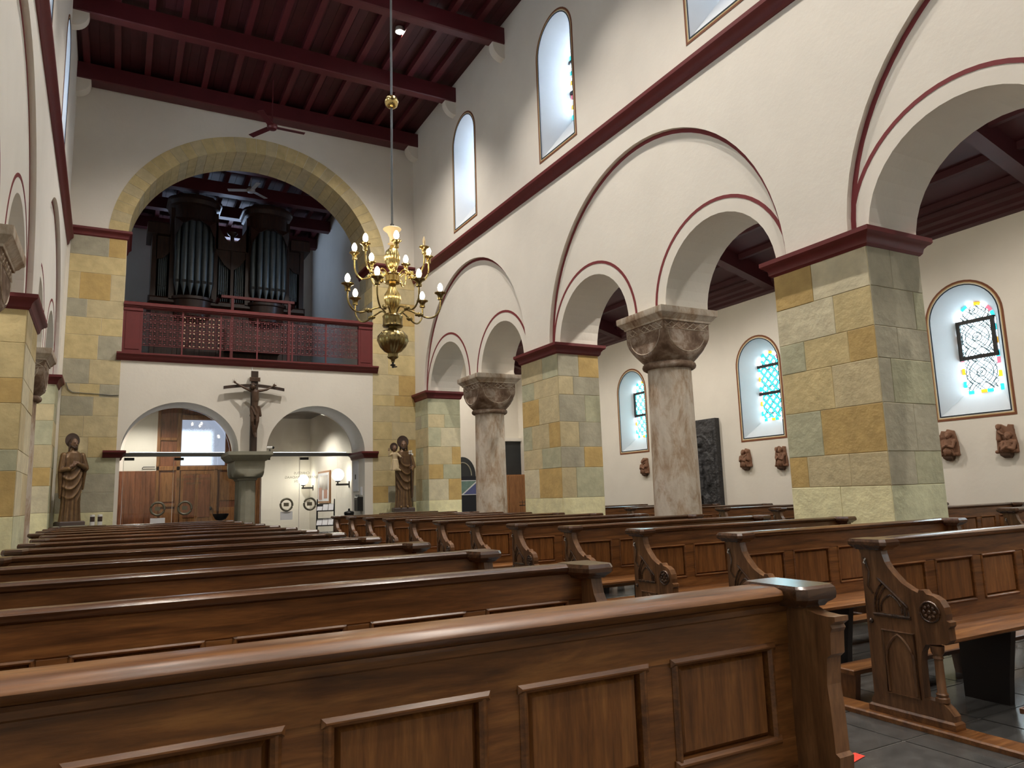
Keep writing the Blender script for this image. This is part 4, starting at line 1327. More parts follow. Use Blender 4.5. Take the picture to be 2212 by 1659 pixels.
MB().loft([[(-0.36, -0.10, 2.235), (0.36, -0.10, 2.235), (0.36, 1.12, 2.235), (-0.36, 1.12, 2.235)], [(-0.42, -0.16, 2.29), (0.42, -0.16, 2.29), (0.42, 1.12, 2.29), (-0.42, 1.12, 2.29)],
           [(-0.48, -0.22, 2.36), (0.48, -0.22, 2.36), (0.48, 1.12, 2.36), (-0.48, 1.12, 2.36)], [(-0.48, -0.22, 2.438), (0.48, -0.22, 2.438), (0.48, 1.12, 2.438), (-0.48, 1.12, 2.438)]]).build('abacus', GREYST, cc)
cr = thing('crucifix', 'dark wooden crucifix with carved figure standing on the grey column', 'crucifix', (2.66, D - 0.13, 2.44))
MB().bev(-0.075, 0.075, -0.04, 0.04, 0.0, 1.83, '-y', 0.008).build('upright', CROSSW, cr)
bp = [(-0.66 + 1.32 * i / 12, 1.50 - 0.075 * (abs(i - 6) / 6) ** 1.6) for i in range(13)]
MB().loft([[(x_, -0.035, z_ - 0.032), (x_, 0.03, z_ - 0.032), (x_, 0.03, z_ + 0.032), (x_, -0.035, z_ + 0.032)] for x_, z_ in bp]).build('crossbeam', CROSSW, cr)
pq = MB().bev(-0.115, 0.115, -0.075, -0.045, 1.585, 1.68, '-y', 0.006).build('title_board', CORPUS, cr)
text('title_lettering', 'INRI', 0.085, CROSSW, pq, Matrix.Translation((0, -0.077, 1.633)) @ Matrix.Rotation(pi / 2, 4, 'X'))
b = MB()
fy = -0.12
b.cap((0.0, fy, 1.32), (0.01, fy, 1.14), 0.082, 0.075).cap((0.01, fy, 1.14), (0.0, fy + 0.01, 0.98), 0.066, 0.072)      # chest, waist
b.ball((0.0, fy, 1.36), (0.115, 0.05, 0.04)).ball((0, fy, 0.95), (0.085, 0.06, 0.07))
b.cap((0.0, fy, 1.36), (-0.03, fy - 0.02, 1.42), 0.035, 0.033)                                                        # neck
b.cap((-0.105, fy, 1.365), (-0.25, fy + 0.03, 1.435), 0.034, 0.027).cap((-0.25, fy + 0.03, 1.435), (-0.40, fy + 0.06, 1.525), 0.026, 0.018)
b.cap((0.105, fy, 1.365), (0.25, fy + 0.03, 1.40), 0.034, 0.027).cap((0.25, fy + 0.03, 1.40), (0.39, fy + 0.06, 1.485), 0.026, 0.018)
for sx, hx, hz in ((-1, -0.425, 1.54), (1, 0.415, 1.50)):
    b.ball((hx, fy + 0.055, hz), (0.026, 0.015, 0.026))
    for k, an in enumerate((-5, 22, 48, 75, 115)):
        a = radians(an)
        ln = (0.05, 0.065, 0.07, 0.062, 0.045)[k]
        px, pz = hx + sx * 0.02 * cos(a), hz + 0.02 * sin(a)
        b.cap((px, fy + 0.05, pz), (px + sx * ln * cos(a), fy + 0.03, pz + ln * sin(a)), 0.008, 0.006, 6)
b.cap((-0.05, fy, 0.95), (-0.055, fy - 0.05, 0.66), 0.062, 0.042).cap((-0.055, fy - 0.05, 0.66), (-0.01, fy, 0.40), 0.04, 0.024)
b.cap((0.05, fy, 0.95), (0.05, fy - 0.06, 0.66), 0.062, 0.042).cap((0.05, fy - 0.06, 0.66), (0.02, fy - 0.02, 0.39), 0.04, 0.024)
b.cap((-0.01, fy, 0.40), (0.02, fy - 0.05, 0.30), 0.025, 0.016).cap((0.02, fy - 0.03, 0.39), (0.035, fy - 0.07, 0.30), 0.024, 0.015)
fig = blob(b, 'figure', CORPUS, cr, 0.009, 3)
hd = MB().ball((-0.055, fy - 0.05, 1.455), (0.052, 0.06, 0.072), 14, 10)
hd.cap((-0.065, fy - 0.10, 1.43), (-0.068, fy - 0.085, 1.40), 0.022, 0.014).cap((-0.06, fy - 0.108, 1.465), (-0.064, fy - 0.115, 1.445), 0.008, 0.01, 6)
blob(hd, 'head', CORPUS, cr, 0.008, 2)
hr = MB().ball((-0.05, fy - 0.02, 1.475), (0.066, 0.066, 0.07), 14, 8).cap((-0.105, fy - 0.03, 1.45), (-0.115, fy - 0.03, 1.36), 0.026, 0.016).cap((0.0, fy - 0.02, 1.45), (0.01, fy - 0.03, 1.38), 0.022, 0.014)
blob(hr, 'hair', CROSSW, cr, 0.008, 2)
MB().tube([(-0.05 + 0.07 * cos(2 * pi * i / 16), fy - 0.03 + 0.07 * sin(2 * pi * i / 16), 1.49 + 0.012 * (-1) ** i) for i in range(16)], 0.009, 5, True).build('thorn_crown', CROSSW, cr)
lc = MB()
rg = []
for k in range(9):
    z_ = 0.80 + 0.21 * k / 8
    rg.append([((0.10 + 0.012 * sin(7 * t + k)) * cos(t), fy - 0.005 + (0.075 + 0.012 * sin(7 * t + k)) * sin(t), z_ + 0.03 * sin(t * 2) * (1 - k / 8)) for t in [2 * pi * j / 40 for j in range(40)]])
lc.loft(rg).cap((0.1, fy - 0.02, 0.98), (0.12, fy - 0.02, 0.80), 0.02, 0.03)
lc.build('loincloth', STATUEC if False else CORPUS, cr, 50)

sc = thing('surveillance_camera', 'small silver camera on the abacus beside the crucifix', 'camera', (3.03, D - 0.1, 2.44), radians(70))
MB().lathe([(0.032, -0.06), (0.034, 0.05), (0.03, 0.06)], n=14).build('body', WHITEPL, sc, 40)
sc.children[0].rotation_euler = (pi / 2, 0, 0)
sc.children[0].location = (0, 0, 0.085)
MB().ball((0, -0.075, 0.085), 0.03, 10, 7).build('lens', BLACK, sc, 60)
MB().cap((0, 0.0, 0.0), (0, 0, 0.06), 0.012, 0.01, 6).tube([(0.03 * cos(t), 0.03 * sin(t), 0.006) for t in [2 * pi * j / 12 for j in range(12)]], 0.005, 5, True).build('stand', BLACK, sc)
tag(MB().tube([(2.62, D - 0.006, 4.39), (2.625, D - 0.008, 4.27)], 0.012, 6).build('cable_duct', WHITEPL), 'short white cable duct above the crucifix', 'cable')
tag(MB().tube([(-1.03, D - 0.03, 3.86), (-0.98, D - 0.02, 3.72), (-0.9, D - 0.02, 3.66), (-0.7, D - 0.02, 3.65), (-0.45, D - 0.02, 3.64), (-0.2, D - 0.02, 3.62), (-0.06, D - 0.02, 3.63)], 0.007, 5).build('wall_cable', STEEL), 'thin cable running across the left sandstone blocks', 'cable')

# ------------------------------------------------------------------ porch: glazed doors, oak lobby, wall lamps
GY = 18.47
def glass_leaf(n, x0, x1, ringx, label):
    d = struct(MB().box(x0, x1, GY, GY + 0.012, 0.02, 2.40).build('door_%d' % n, GLASS), label)
    if ringx is not None:
        h = MB().tube([(ringx + 0.14 * cos(2 * pi * i / 32), GY - 0.03, 1.225 + 0.14 * sin(2 * pi * i / 32)) for i in range(32)], 0.024, 8, True).build('handle_ring', RINGST, d, 60)
        MB().box(ringx - 0.055, ringx + 0.055, GY - 0.03, GY + 0.03, 1.185, 1.27).build('lock_plate', RINGST, d)
        for s_ in (-1, 1):
            MB().cap((ringx + s_ * 0.14, GY - 0.03, 1.225), (ringx + s_ * 0.14, GY, 1.225), 0.01, 0.01, 6).build('ring_fixing', STEEL, d)
    MB().box(x0 + 0.005, x0 + 0.012, GY - 0.003, GY + 0.015, 0.03, 2.39).build('glass_edge', WHITEPL, d)
    for a in (x0 + 0.08,):
        MB().box(a - 0.06, a + 0.14, GY - 0.02, GY + 0.03, 2.31, 2.37).build('patch_hinge', BLACK, d)
    return d
dl = glass_leaf(1, 0.09, 1.095, 0.82, 'left leaf of the clear glass doors in the left low arch')
dl2 = glass_leaf(2, 1.105, 2.05, 1.38, 'right leaf of the clear glass doors in the left low arch')
dr = glass_leaf(3, 3.02, 3.93, 3.64, 'left leaf of the clear glass doors in the right low arch')
dr2 = glass_leaf(4, 3.94, 4.88, 4.20, 'right leaf of the clear glass doors in the right low arch')
for k, (x0, x1, zc_, a_, b_) in enumerate(((0.09, 2.31, 2.44, 1.11, 1.05), (3.02, 5.24, 2.44, 1.11, 1.05))):
    NW[0] += 1
    fw_ = struct(MB().box(x0 - 0.06, x1 + 0.05, GY - 0.04, GY + 0.05, 2.395, 2.475).build('window_%d' % NW[0], STEEL), 'glazed fanlight over the %s glass doors' % ('left', 'right')[k])
    MB().prism(arc((x0 + x1) / 2, 2.475, a_, b_ - 0.02, 0, pi, 24), lambda u, v, w_: (u, w_, v), GY, GY + 0.01).build('fanlight_pane', GLASS, fw_)
    xs = (2.055, 2.33) if k == 0 else (4.89, 5.24)
    MB().box(xs[0], xs[1], GY, GY + 0.012, 0.02, 2.395).build('side_pane', GLASS, fw_)
UPL = emit('added_transom_glow', (0.92, 0.95, 1.0), 14.0)  # added glowing strips, hidden by the transoms, to brighten the low arch soffits
for x0, x1, lb in ((0.2, 2.2, 'added uplight strip on top of the left glass door transom'), (3.15, 5.1, 'added uplight strip on top of the right glass door transom')):
    t_ = thing('added_uplight', lb, 'light', ((x0 + x1) / 2, GY - 0.06, 2.476))
    MB().box((x0 - x1) / 2, (x1 - x0) / 2, -0.015, 0.015, 0.0, 0.012).build('channel', STEEL, t_)
    MB().box((x0 - x1) / 2 + 0.01, (x1 - x0) / 2 - 0.01, -0.01, 0.01, 0.012, 0.016).build('diffuser', UPL, t_)
PRINT = plain('frosted_lettering', s(120, 116, 96), 0.7)
for xc_, par, sz in ((4.0, dr2, 0.085), (1.55, dl2, 0.075)):
    for k, ln in enumerate(('CHRISTUS', 'GISTEREN VANDAAG', 'MORGEN')):
        text('glass_lettering', ln, sz, PRINT, par, Matrix.Translation((xc_, GY - 0.004, 1.98 - k * 0.10)) @ Matrix.Rotation(pi / 2, 4, 'X'), mirror=True, ext=0.0005)
tag(MB().box(3.50, 3.79, GY - 0.012, GY - 0.006, 0.86, 1.06).build('door_notice', PAPER), 'white paper notice under the ring on the right glass doors', 'notice')
tag(MB().box(0.68, 0.98, GY - 0.012, GY - 0.006, 0.86, 1.02).build('door_notice', PAPER), 'white paper notice under the ring on the left glass doors', 'notice')

LY = 21.5
lob = struct(MB().box(-0.6, 0.9, LY, LY + 0.2, 0, 4.1).build('wall_lobby', CREAM), 'cream porch wall above plank wainscot')
MB().box(-0.6, 0.9, LY - 0.008, LY - 0.001, 0, 2.2).build('backing', PLANKW, lob)
for k in range(12):
    x0 = -0.55 + k * 0.12
    MB().bev(x0 + 0.002, x0 + 0.118, LY - 0.02, LY, 0, 2.2, '-y', 0.005).build('plank', PLANKW, lob)
tag(MB().tube([(0.55, LY - 0.03, 2.26), (0.58, LY - 0.05, 2.3), (0.85, LY - 0.05, 2.3)], 0.012, 6).build('bracket', BLACK), 'small black bracket on the porch wall beside the oak lobby', 'bracket')
d5 = struct(MB().box(0.9, 3.55, LY, LY + 0.12, 0, 4.1).build('door_5', PLANKW), 'oak draught lobby with frosted window and panelled door')
for a0, a1, b0, b1 in ((0.88, 0.96, 0, 4.1), (1.36, 1.46, 0, 4.1), (2.30, 2.40, 0, 2.25), (3.40, 3.52, 0, 4.1), (0.88, 3.5, 2.2, 2.32), (0.96, 1.36, 3.0, 3.08), (0.96, 1.36, 1.25, 1.33), (1.46, 3.4, 3.58, 3.70)):
    MB().bev(a0, a1, LY - 0.05, LY, b0, b1, '-y', 0.012).build('lobby_rail', DOORW, d5)
MB().box(1.47, 2.57, LY - 0.03, LY - 0.01, 2.34, 3.56).build('frosted_pane', FROST, d5)
MB().box(2.57, 3.40, LY - 0.02, LY, 2.34, 3.56).build('upper_panel', PLANKW, d5)
lf_ = MB().box(1.48, 2.30, LY - 0.03, LY, 0.02, 2.19).build('door_leaf', DOORW, d5)
for a0, a1, b0, b1 in ((1.55, 1.84, 0.95, 2.1), (1.92, 2.22, 0.95, 2.1), (1.55, 1.84, 0.15, 0.8), (1.92, 2.22, 0.15, 0.8)):
    MB().bev(a0, a1, LY - 0.045, LY - 0.03, b0, b1, '-y', 0.01).build('door_panel', PLANKW, lf_)
MB().ball((2.24, LY - 0.07, 1.18), (0.035, 0.04, 0.05), 10, 7).build('door_knob', BLACK, lf_, 60)
for x0 in (1.0, 2.46, 2.9):
    for b0, b1 in ((0.1, 1.2), (1.38, 2.15)):
        MB().bev(x0, x0 + (0.33 if x0 < 2 else 0.4), LY - 0.02, LY, b0, b1, '-y', 0.01).build('lobby_panel', DOORW, d5)

def globe_lamp(y, z, label):
    t = thing('globe_wall_lamp', label, 'lamp', (XT, y, z), group='globe lamps in the porch')
    MB().box(-0.02, 0.0, -0.04, 0.04, -0.36, -0.18).build('wall_plate', BLACK, t)
    MB().box(-0.38, -0.02, -0.02, 0.02, -0.30, -0.245).build('bracket_arm', BLACK, t)
    MB().lathe([(0.07, -0.2), (0.07, -0.165), (0.02, -0.165), (0.02, -0.25)], (-0.33, 0, 0), 14).build('collar', BLACK, t, 40)
    MB().ball((-0.33, 0, 0), 0.168, 24, 16).build('opal_globe', GLOBE, t, 60)
globe_lamp(20.62, 2.0, 'larger glowing white globe lamp on the porch wall, nearer one')
globe_lamp(25.0, 2.0, 'smaller glowing white globe lamp beside the framed picture')
fp = thing('framed_picture', 'framed picture on the porch wall between the globe lamps', 'picture', (XT, 23.4, 1.72))
MB().box(-0.05, 0.0, -0.75, 0.75, -0.5, 0.5).build('frame', CABW, fp)
MB().box(-0.056, -0.05, -0.68, 0.68, -0.44, 0.44).build('mount', PAPER, fp)
GREYP = plain('picture_grey_tones', s(150, 140, 132), 0.4, 0.4, 3)
PINKP = plain('picture_brick_tones', s(170, 120, 104), 0.4, 0.2, 6)
MB().box(-0.06, -0.056, -0.55, 0.5, -0.1, 0.36).build('print', GREYP, fp)
MB().box(-0.062, -0.056, -0.5, -0.1, -0.36, -0.08).build('print', PINKP, fp)
MB().box(-0.062, -0.056, 0.15, 0.55, -0.40, -0.02).build('print', PINKP, fp)

for x_, y_, lb in ((0.5, 20.0, 'added unseen spotlight under the porch ceiling before the oak lobby'), (4.2, 22.6, 'added unseen spotlight under the porch ceiling by the globe lamps')):
    aisle_lamp(x_, y_, 3.88, lb, 210.0 if x_ < 2 else 420.0)  # fill spots added out of view to brighten the porch

# ------------------------------------------------------------------ things by the right low arch
rk = thing('brochure_rack', 'black metal brochure rack with white leaflets in the right low arch', 'rack', (4.42, D + 0.35, 0), radians(-18))
for sx in (-1, 1):
    MB().tube([(sx * 0.2, -0.22, 0), (sx * 0.2, 0.10, 1.30)], 0.014, 6).build('front_leg', BLACK, rk)
    MB().tube([(sx * 0.2, 0.16, 0), (sx * 0.2, 0.16, 1.32), (sx * 0.2, 0.10, 1.32)], 0.014, 6).build('back_leg', BLACK, rk)
for z_, y0 in ((1.06, 0.0), (0.72, -0.10), (0.40, -0.18)):
    sh = MB().prism([(y0 - 0.12, z_ - 0.02), (0.16, z_ + 0.14), (0.16, z_ + 0.155), (y0 - 0.12, z_)], lambda u, v, w_: (w_, u, v), -0.2, 0.2).build('shelf', BLACK, rk)
    for k in range(3):
        xx = -0.19 + k * 0.13
        MB().prism([(y0 - 0.11, z_ + 0.003), (y0 + 0.13, z_ + 0.125 + 0.01 * k), (y0 + 0.13, z_ + 0.135 + 0.01 * k), (y0 - 0.11, z_ + 0.013)], lambda u, v, w_: (w_, u, v), xx, xx + 0.118).build('leaflet', PAPER, sh)
jr = thing('lidded_urn', 'dark pewter lidded urn beside the brochure rack', 'urn', (5.05, D + 0.55, 0.62))
MB().lathe([(0.08, 0), (0.10, 0.02), (0.075, 0.08), (0.09, 0.2), (0.12, 0.34), (0.125, 0.36)], n=20).build('body', BLACK, jr, 40)
MB().lathe([(0.125, 0.36), (0.11, 0.39), (0.04, 0.41), (0.02, 0.425), (0.03, 0.45), (0.005, 0.47)], n=20).build('lid', BLACK, jr, 40)
us = thing('urn_stand', 'small dark stand under the pewter urn', 'stand', (5.05, D + 0.55, 0))
MB().box(-0.13, 0.13, -0.13, 0.13, 0.58, 0.62).build('top', OAKD, us)
for sx in (-1, 1):
    for sy in (-1, 1):
        MB().box(sx * 0.11 - 0.015, sx * 0.11 + 0.015, sy * 0.11 - 0.015, sy * 0.11 + 0.015, 0, 0.58).build('leg', OAKD, us)
nb_ = thing('notice_strip', 'tall narrow white notice on the jamb of the right low arch', 'notice', (5.28, D + 0.75, 1.5))
MB().box(-0.012, 0.0, -0.22, 0.22, 0, 0.76).build('sheet', PAPER, nb_)
MB().box(-0.014, -0.011, -0.05, 0.05, 0.3, 0.42).build('printed_mark', BLACK, nb_)
tag(MB().box(5.266, 5.28, D + 0.2, D + 0.34, 1.40, 1.6).build('small_notice', PAPER), 'small white notice above the black wall box', 'notice')
tag(MB().box(5.266, 5.28, D + 0.45, D + 0.75, 1.15, 1.42).build('slate_board', STEEL), 'grey board behind the black wall box on the arch jamb', 'board')
wb = thing('wall_box', 'black wall-mounted box on the jamb of the right low arch', 'box', (5.28, D + 0.28, 1.02))
MB().bev(-0.14, 0.0, -0.14, 0.14, 0.0, 0.34, '-x', 0.015).build('case', BLACK, wb)
MB().box(-0.146, -0.138, -0.05, 0.05, 0.27, 0.28).build('slot', STEEL, wb)
bo = thing('holy_water_bowl', 'black bowl on a bracket left of the twin column', 'bowl', (2.12, D + 0.75, 0.92))
MB().lathe([(0.05, 0), (0.12, 0.03), (0.17, 0.12), (0.175, 0.15), (0.15, 0.15), (0.10, 0.06), (0.01, 0.05)], n=24).build('basin', BLACK, bo, 50)
MB().lathe([(0.10, -0.92), (0.10, -0.88), (0.03, -0.85), (0.03, -0.02), (0.06, 0.01)], n=14).build('pedestal', BLACK, bo, 40)

# ------------------------------------------------------------------ statues
def robe(mb, prof, folds, seed, slant=1.0):
    """lofted gown: vertical pleats, and U-shaped cloak folds across the front between z .5 and 1.2"""
    rnd = random.Random(seed)
    ph = [rnd.uniform(0, 6.28) for _ in range(3)]
    n, lv = 96, 90
    z0, z1 = prof[0][0], prof[-1][0]
    rings = []
    for k in range(lv + 1):
        z = z0 + (z1 - z0) * k / lv
        j = max(i for i in range(len(prof) - 1) if prof[i][0] <= z + 1e-6)
        f = (z - prof[j][0]) / (prof[j + 1][0] - prof[j][0])
        a, b2, am = [prof[j][c] + (prof[j + 1][c] - prof[j][c]) * f for c in (1, 2, 3)]
        ring = []
        for i in range(n):
            t = 2 * pi * i / n
            pl = 0.65 * abs(sin(folds * t / 2 + ph[0] + 0.8 * z)) + 0.35 * abs(sin((folds + 5) * t / 2 + ph[1] - 1.5 * z)) - 0.45
            front = max(0.0, -sin(t)) ** 0.7
            band = max(0.0, min(1, (z - 0.45) / 0.12)) * max(0.0, min(1, (1.22 - z) / 0.12))
            x_ = cos(t)
            u = (z + 0.16 * slant * x_ - 0.20 * x_ * x_) * 34
            rd = (1 - abs(sin(u / 2))) ** 1.3
            k_ = 1 + 2.0 * am * pl * (1 - 0.7 * band * front) + 0.20 * band * front * (rd - 0.25)
            ring.append((a * k_ * cos(t), b2 * k_ * sin(t), z))
        rings.append(ring)
    mb.loft(rings)
def face(t, x, y, z, sc_, yaw, hairlen, beard=True, mat=STATUEF, hmat=STATUES):
    M = Matrix.Translation((x, y, z)) @ Matrix.Rotation(yaw, 4, 'Z') @ Matrix.Scale(sc_, 4)
    P = lambda a, b_, c: tuple(M @ Vector((a, b_, c)))
    mb = MB().ball(P(0, 0, 0), (0.078 * sc_, 0.09 * sc_, 0.112 * sc_), 16, 12)
    mb.cap(P(0, -0.088, 0.012), P(0, -0.105, -0.022), 0.011 * sc_, 0.016 * sc_, 6)
    for sx in (-1, 1):
        mb.cap(P(sx * 0.018, -0.088, 0.026), P(sx * 0.048, -0.076, 0.024), 0.009 * sc_, 0.008 * sc_, 6)
        mb.ball(P(sx * 0.08, 0.0, -0.005), 0.016 * sc_, 6, 5)
    mb.cap(P(-0.018, -0.088, -0.05), P(0.018, -0.088, -0.05), 0.008 * sc_, 0.008 * sc_, 6)
    mb.cap(P(0, 0.01, -0.07), P(0, 0.02, -0.17), 0.045 * sc_, 0.05 * sc_)
    hd_ = blob(mb, 'head', mat, t, 0.008, 2)
    for sx in (-1, 1):
        MB().ball(P(sx * 0.032, -0.083, 0.01), 0.0085 * sc_, 8, 6).build('eye', hmat, hd_, 60)
    h = MB().ball(P(0, 0.03, 0.03), (0.094 * sc_, 0.09 * sc_, 0.10 * sc_), 16, 10)
    for sx in (-1, 1):
        h.cap(P(sx * 0.075, 0.02, 0.0), P(sx * 0.088, 0.03, -hairlen), 0.034 * sc_, 0.022 * sc_)
    if beard:
        h.cap(P(0, -0.068, -0.078), P(0, -0.075, -0.125), 0.036 * sc_, 0.016 * sc_)
        for sx in (-1, 1):
            h.cap(P(sx * 0.06, -0.03, -0.05), P(sx * 0.025, -0.07, -0.085), 0.02 * sc_, 0.02 * sc_)
    blob(h, 'hair', hmat, t, 0.009, 2)
def hand(mb, w_, d_, size=1.0, side=1):
    """palm at w_, fingers along d_"""
    w_, d_ = Vector(w_), Vector(d_).normalized()
    u_ = d_.cross(Vector((0, 1, 0)))
    u_ = u_.normalized() if u_.length > 0.1 else Vector((1, 0, 0))
    mb.cap(w_, w_ + d_ * 0.06 * size, 0.026 * size, 0.03 * size, 8)
    for k in range(4):
        o = u_ * (k - 1.5) * 0.017 * size
        l = (0.06, 0.072, 0.068, 0.052)[k] * size
        a = w_ + d_ * 0.075 * size + o
        m_ = a + d_ * l * 0.5
        mb.cap(a, m_, 0.0095 * size, 0.009 * size, 6).cap(m_, m_ + (d_ + Vector((0, 0.35, -0.25))).normalized() * l * 0.5, 0.009 * size, 0.007 * size, 6)
    mb.cap(w_ + d_ * 0.02 * size + u_ * side * 0.03 * size, w_ + d_ * 0.06 * size + u_ * side * 0.055 * size, 0.011 * size, 0.008 * size, 6)
def halo(t, x, y, z, r, tilt=0.15):
    o = MB().lathe([(0.01, -0.012), (r * 0.85, -0.012), (r, -0.016), (r, 0.008), (r * 0.88, 0.004), (0.01, 0.0)], n=32).build('halo', STATUES, t, 40)
    o.rotation_euler = (pi / 2 - tilt, 0, 0)
    o.location = (x, y, z)

BASEW = plain('statue_base_paint', s(74, 62, 58), 0.6, 0.1)
s1 = thing('statue', 'gilded wooden statue of a robed bearded man, one hand on his chest', 'statue', (-0.80, 16.95, 0.96), radians(20))
MB().bev(-0.26, 0.26, -0.2, 0.2, 0, 0.085, '+z', 0.02).build('base', BASEW, s1)
mb = MB()
robe(mb, [(0.08, .215, .165, .09), (0.2, .20, .155, .10), (0.45, .185, .145, .09), (0.7, .20, .15, .07), (0.95, .205, .145, .06), (1.15, .20, .13, .05), (1.32, .205, .115, .03), (1.42, .15, .095, .0), (1.47, .07, .07, 0)], 11, 1, -1.0)
mb.cap((-0.19, 0.0, 1.36), (-0.25, -0.05, 1.08), 0.075, 0.065).cap((-0.25, -0.05, 1.08), (-0.13, -0.17, 1.10), 0.06, 0.045)
mb.cap((0.19, 0.0, 1.36), (0.26, -0.05, 1.12), 0.075, 0.07).cap((0.26, -0.05, 1.12), (0.06, -0.17, 1.20), 0.06, 0.042)
mb.cap((-0.25, -0.03, 1.05), (-0.22, 0.0, 0.55), 0.055, 0.03).cap((0.25, -0.02, 1.08), (0.24, 0.02, 0.72), 0.05, 0.03)
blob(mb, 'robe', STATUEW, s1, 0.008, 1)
mb = MB()
hand(mb, (-0.12, -0.18, 1.12), (0.6, -0.3, 0.5))
hand(mb, (0.08, -0.18, 1.20), (-0.9, -0.2, 0.2), side=-1)
blob(mb, 'hands', STATUEF, s1, 0.007, 1)
face(s1, 0.0, -0.02, 1.60, 1.0, 0.25, 0.15)
halo(s1, 0.0, 0.09, 1.675, 0.15)
s1.scale = (0.86, 0.9, 1.0)
p1_ = tag(MB().box(-1.06, -0.50, 16.72, 17.18, 0, 0.96).build('statue_plinth', GREYST), 'plain stone plinth under the statue with hand on chest', 'plinth')
for k, (x_, y_) in enumerate(((-0.40, 16.62), (-0.27, 16.62))):
    c = thing('printed_candle', ('left', 'right')[k] + ' of two white printed candles beside the left statue', 'candle', (x_, y_, 0.955))
    MB().lathe([(0.042, 0), (0.042, 0.2), (0.03, 0.204), (0.004, 0.205)], n=18).build('wax', WHITEPL, c, 40)
    MB().prism([(0.0435 * cos(a), 0.0435 * sin(a)) for a in [radians(200 + 14 * i) for i in range(11)]] + [(0.0415 * cos(a), 0.0415 * sin(a)) for a in [radians(340 - 14 * i) for i in range(11)]], lambda u, v, w_: (u, v, w_), 0.07, 0.165).build('print', STATUES, c)
tag(MB().box(-0.48, -0.16, 16.5, 16.78, 0, 0.955).build('candle_stand', OAKD), 'small dark stand under the two white candles', 'stand')

s2 = thing('statue', 'gilded wooden statue of a bearded man carrying a child and lilies', 'statue', (6.07, 16.92, 0.975), radians(-8))
MB().bev(-0.27, 0.27, -0.2, 0.2, 0, 0.10, '+z', 0.02).build('base', BASEW, s2)
mb = MB()
robe(mb, [(0.10, .22, .165, .09), (0.25, .20, .155, .10), (0.5, .185, .145, .09), (0.75, .19, .145, .07), (1.0, .20, .14, .06), (1.18, .20, .13, .05), (1.34, .20, .115, .03), (1.43, .15, .095, .0), (1.48, .07, .07, 0)], 10, 5, 1.0)
mb.cap((0.19, 0.0, 1.36), (0.265, -0.03, 1.08), 0.075, 0.07).cap((0.265, -0.03, 1.08), (0.20, -0.16, 0.98), 0.058, 0.042)
mb.cap((-0.18, 0.0, 1.36), (-0.22, -0.05, 1.10), 0.07, 0.06).cap((-0.22, -0.05, 1.10), (-0.16, -0.19, 1.03), 0.055, 0.045)
mb.cap((0.25, 0.02, 1.1), (0.24, 0.03, 0.35), 0.06, 0.035)
for sx in (-0.09, 0.08):
    mb.cap((sx, -0.15, 0.12), (sx, -0.20, 0.115), 0.035, 0.03, 8)
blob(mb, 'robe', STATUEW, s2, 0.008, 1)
mb = MB()
hand(mb, (0.195, -0.17, 0.98), (-0.3, -0.4, 0.4))
hand(mb, (-0.16, -0.19, 1.02), (-0.6, -0.1, 0.3), side=-1)
blob(mb, 'hands', STATUEF, s2, 0.007, 1)
face(s2, 0.02, -0.02, 1.59, 1.0, -0.15, 0.13)
halo(s2, 0.02, 0.09, 1.68, 0.155)
mb = MB()
mb.cap((-0.24, -0.14, 1.22), (-0.24, -0.15, 1.36), 0.075, 0.07).cap((-0.24, -0.15, 1.16), (-0.22, -0.22, 1.02), 0.085, 0.06).cap((-0.30, -0.14, 1.38), (-0.40, -0.18, 1.33), 0.035, 0.026).cap((-0.40, -0.18, 1.33), (-0.40, -0.2, 1.44), 0.024, 0.018)
mb.cap((-0.18, -0.15, 1.38), (-0.10, -0.2, 1.30), 0.035, 0.024).cap((-0.20, -0.2, 1.02), (-0.12, -0.22, 0.98), 0.05, 0.025)
mb.loft([[(-0.235 + (0.075 + 0.012 * sin(5 * a)) * (1 + 0.5 * k) * cos(a), -0.17 + (0.06 + 0.01 * sin(5 * a)) * (1 + 0.5 * k) * sin(a) - 0.02 * k, 1.24 - 0.26 * k) for a in [2 * pi * j / 24 for j in range(24)]] for k in (0, 0.33, 0.66, 1.0)])
chd = blob(mb, 'child', STATUEC, s2, 0.010, 2)
mb = MB()
hand(mb, (-0.40, -0.20, 1.44), (0.0, 0.0, 1.0), 0.55)
hand(mb, (-0.10, -0.2, 1.30), (0.5, -0.2, -0.3), 0.55)
blob(mb, 'child_hands', STATUEF, s2, 0.006, 1)
face(s2, -0.25, -0.15, 1.50, 0.72, 0.2, 0.06, beard=False)
halo(s2, -0.25, -0.08, 1.545, 0.105)
s2.scale = (0.92, 0.92, 1.0)
st = MB().tube([(0.20, -0.21, 0.12), (0.19, -0.20, 0.9), (0.17, -0.17, 1.42)], 0.011, 6).build('staff', STATUES, s2)
mb = MB()
for k in range(5):
    a = k * 1.256
    c = Vector((0.17 + 0.045 * cos(a), -0.19, 1.36 + 0.06 * sin(a) + 0.02 * k))
    for j in range(5):
        t_ = j * 1.256
        mb.cap(c, c + Vector((0.028 * cos(t_), -0.015, 0.028 * sin(t_))), 0.008, 0.004, 5)
mb.build('lilies', WHITEPL, s2, kind='stuff')
tag(MB().box(5.76, 6.38, 16.7, 17.14, 0, 0.975).build('statue_plinth', GREYST), 'plain stone plinth under the statue with child', 'plinth')

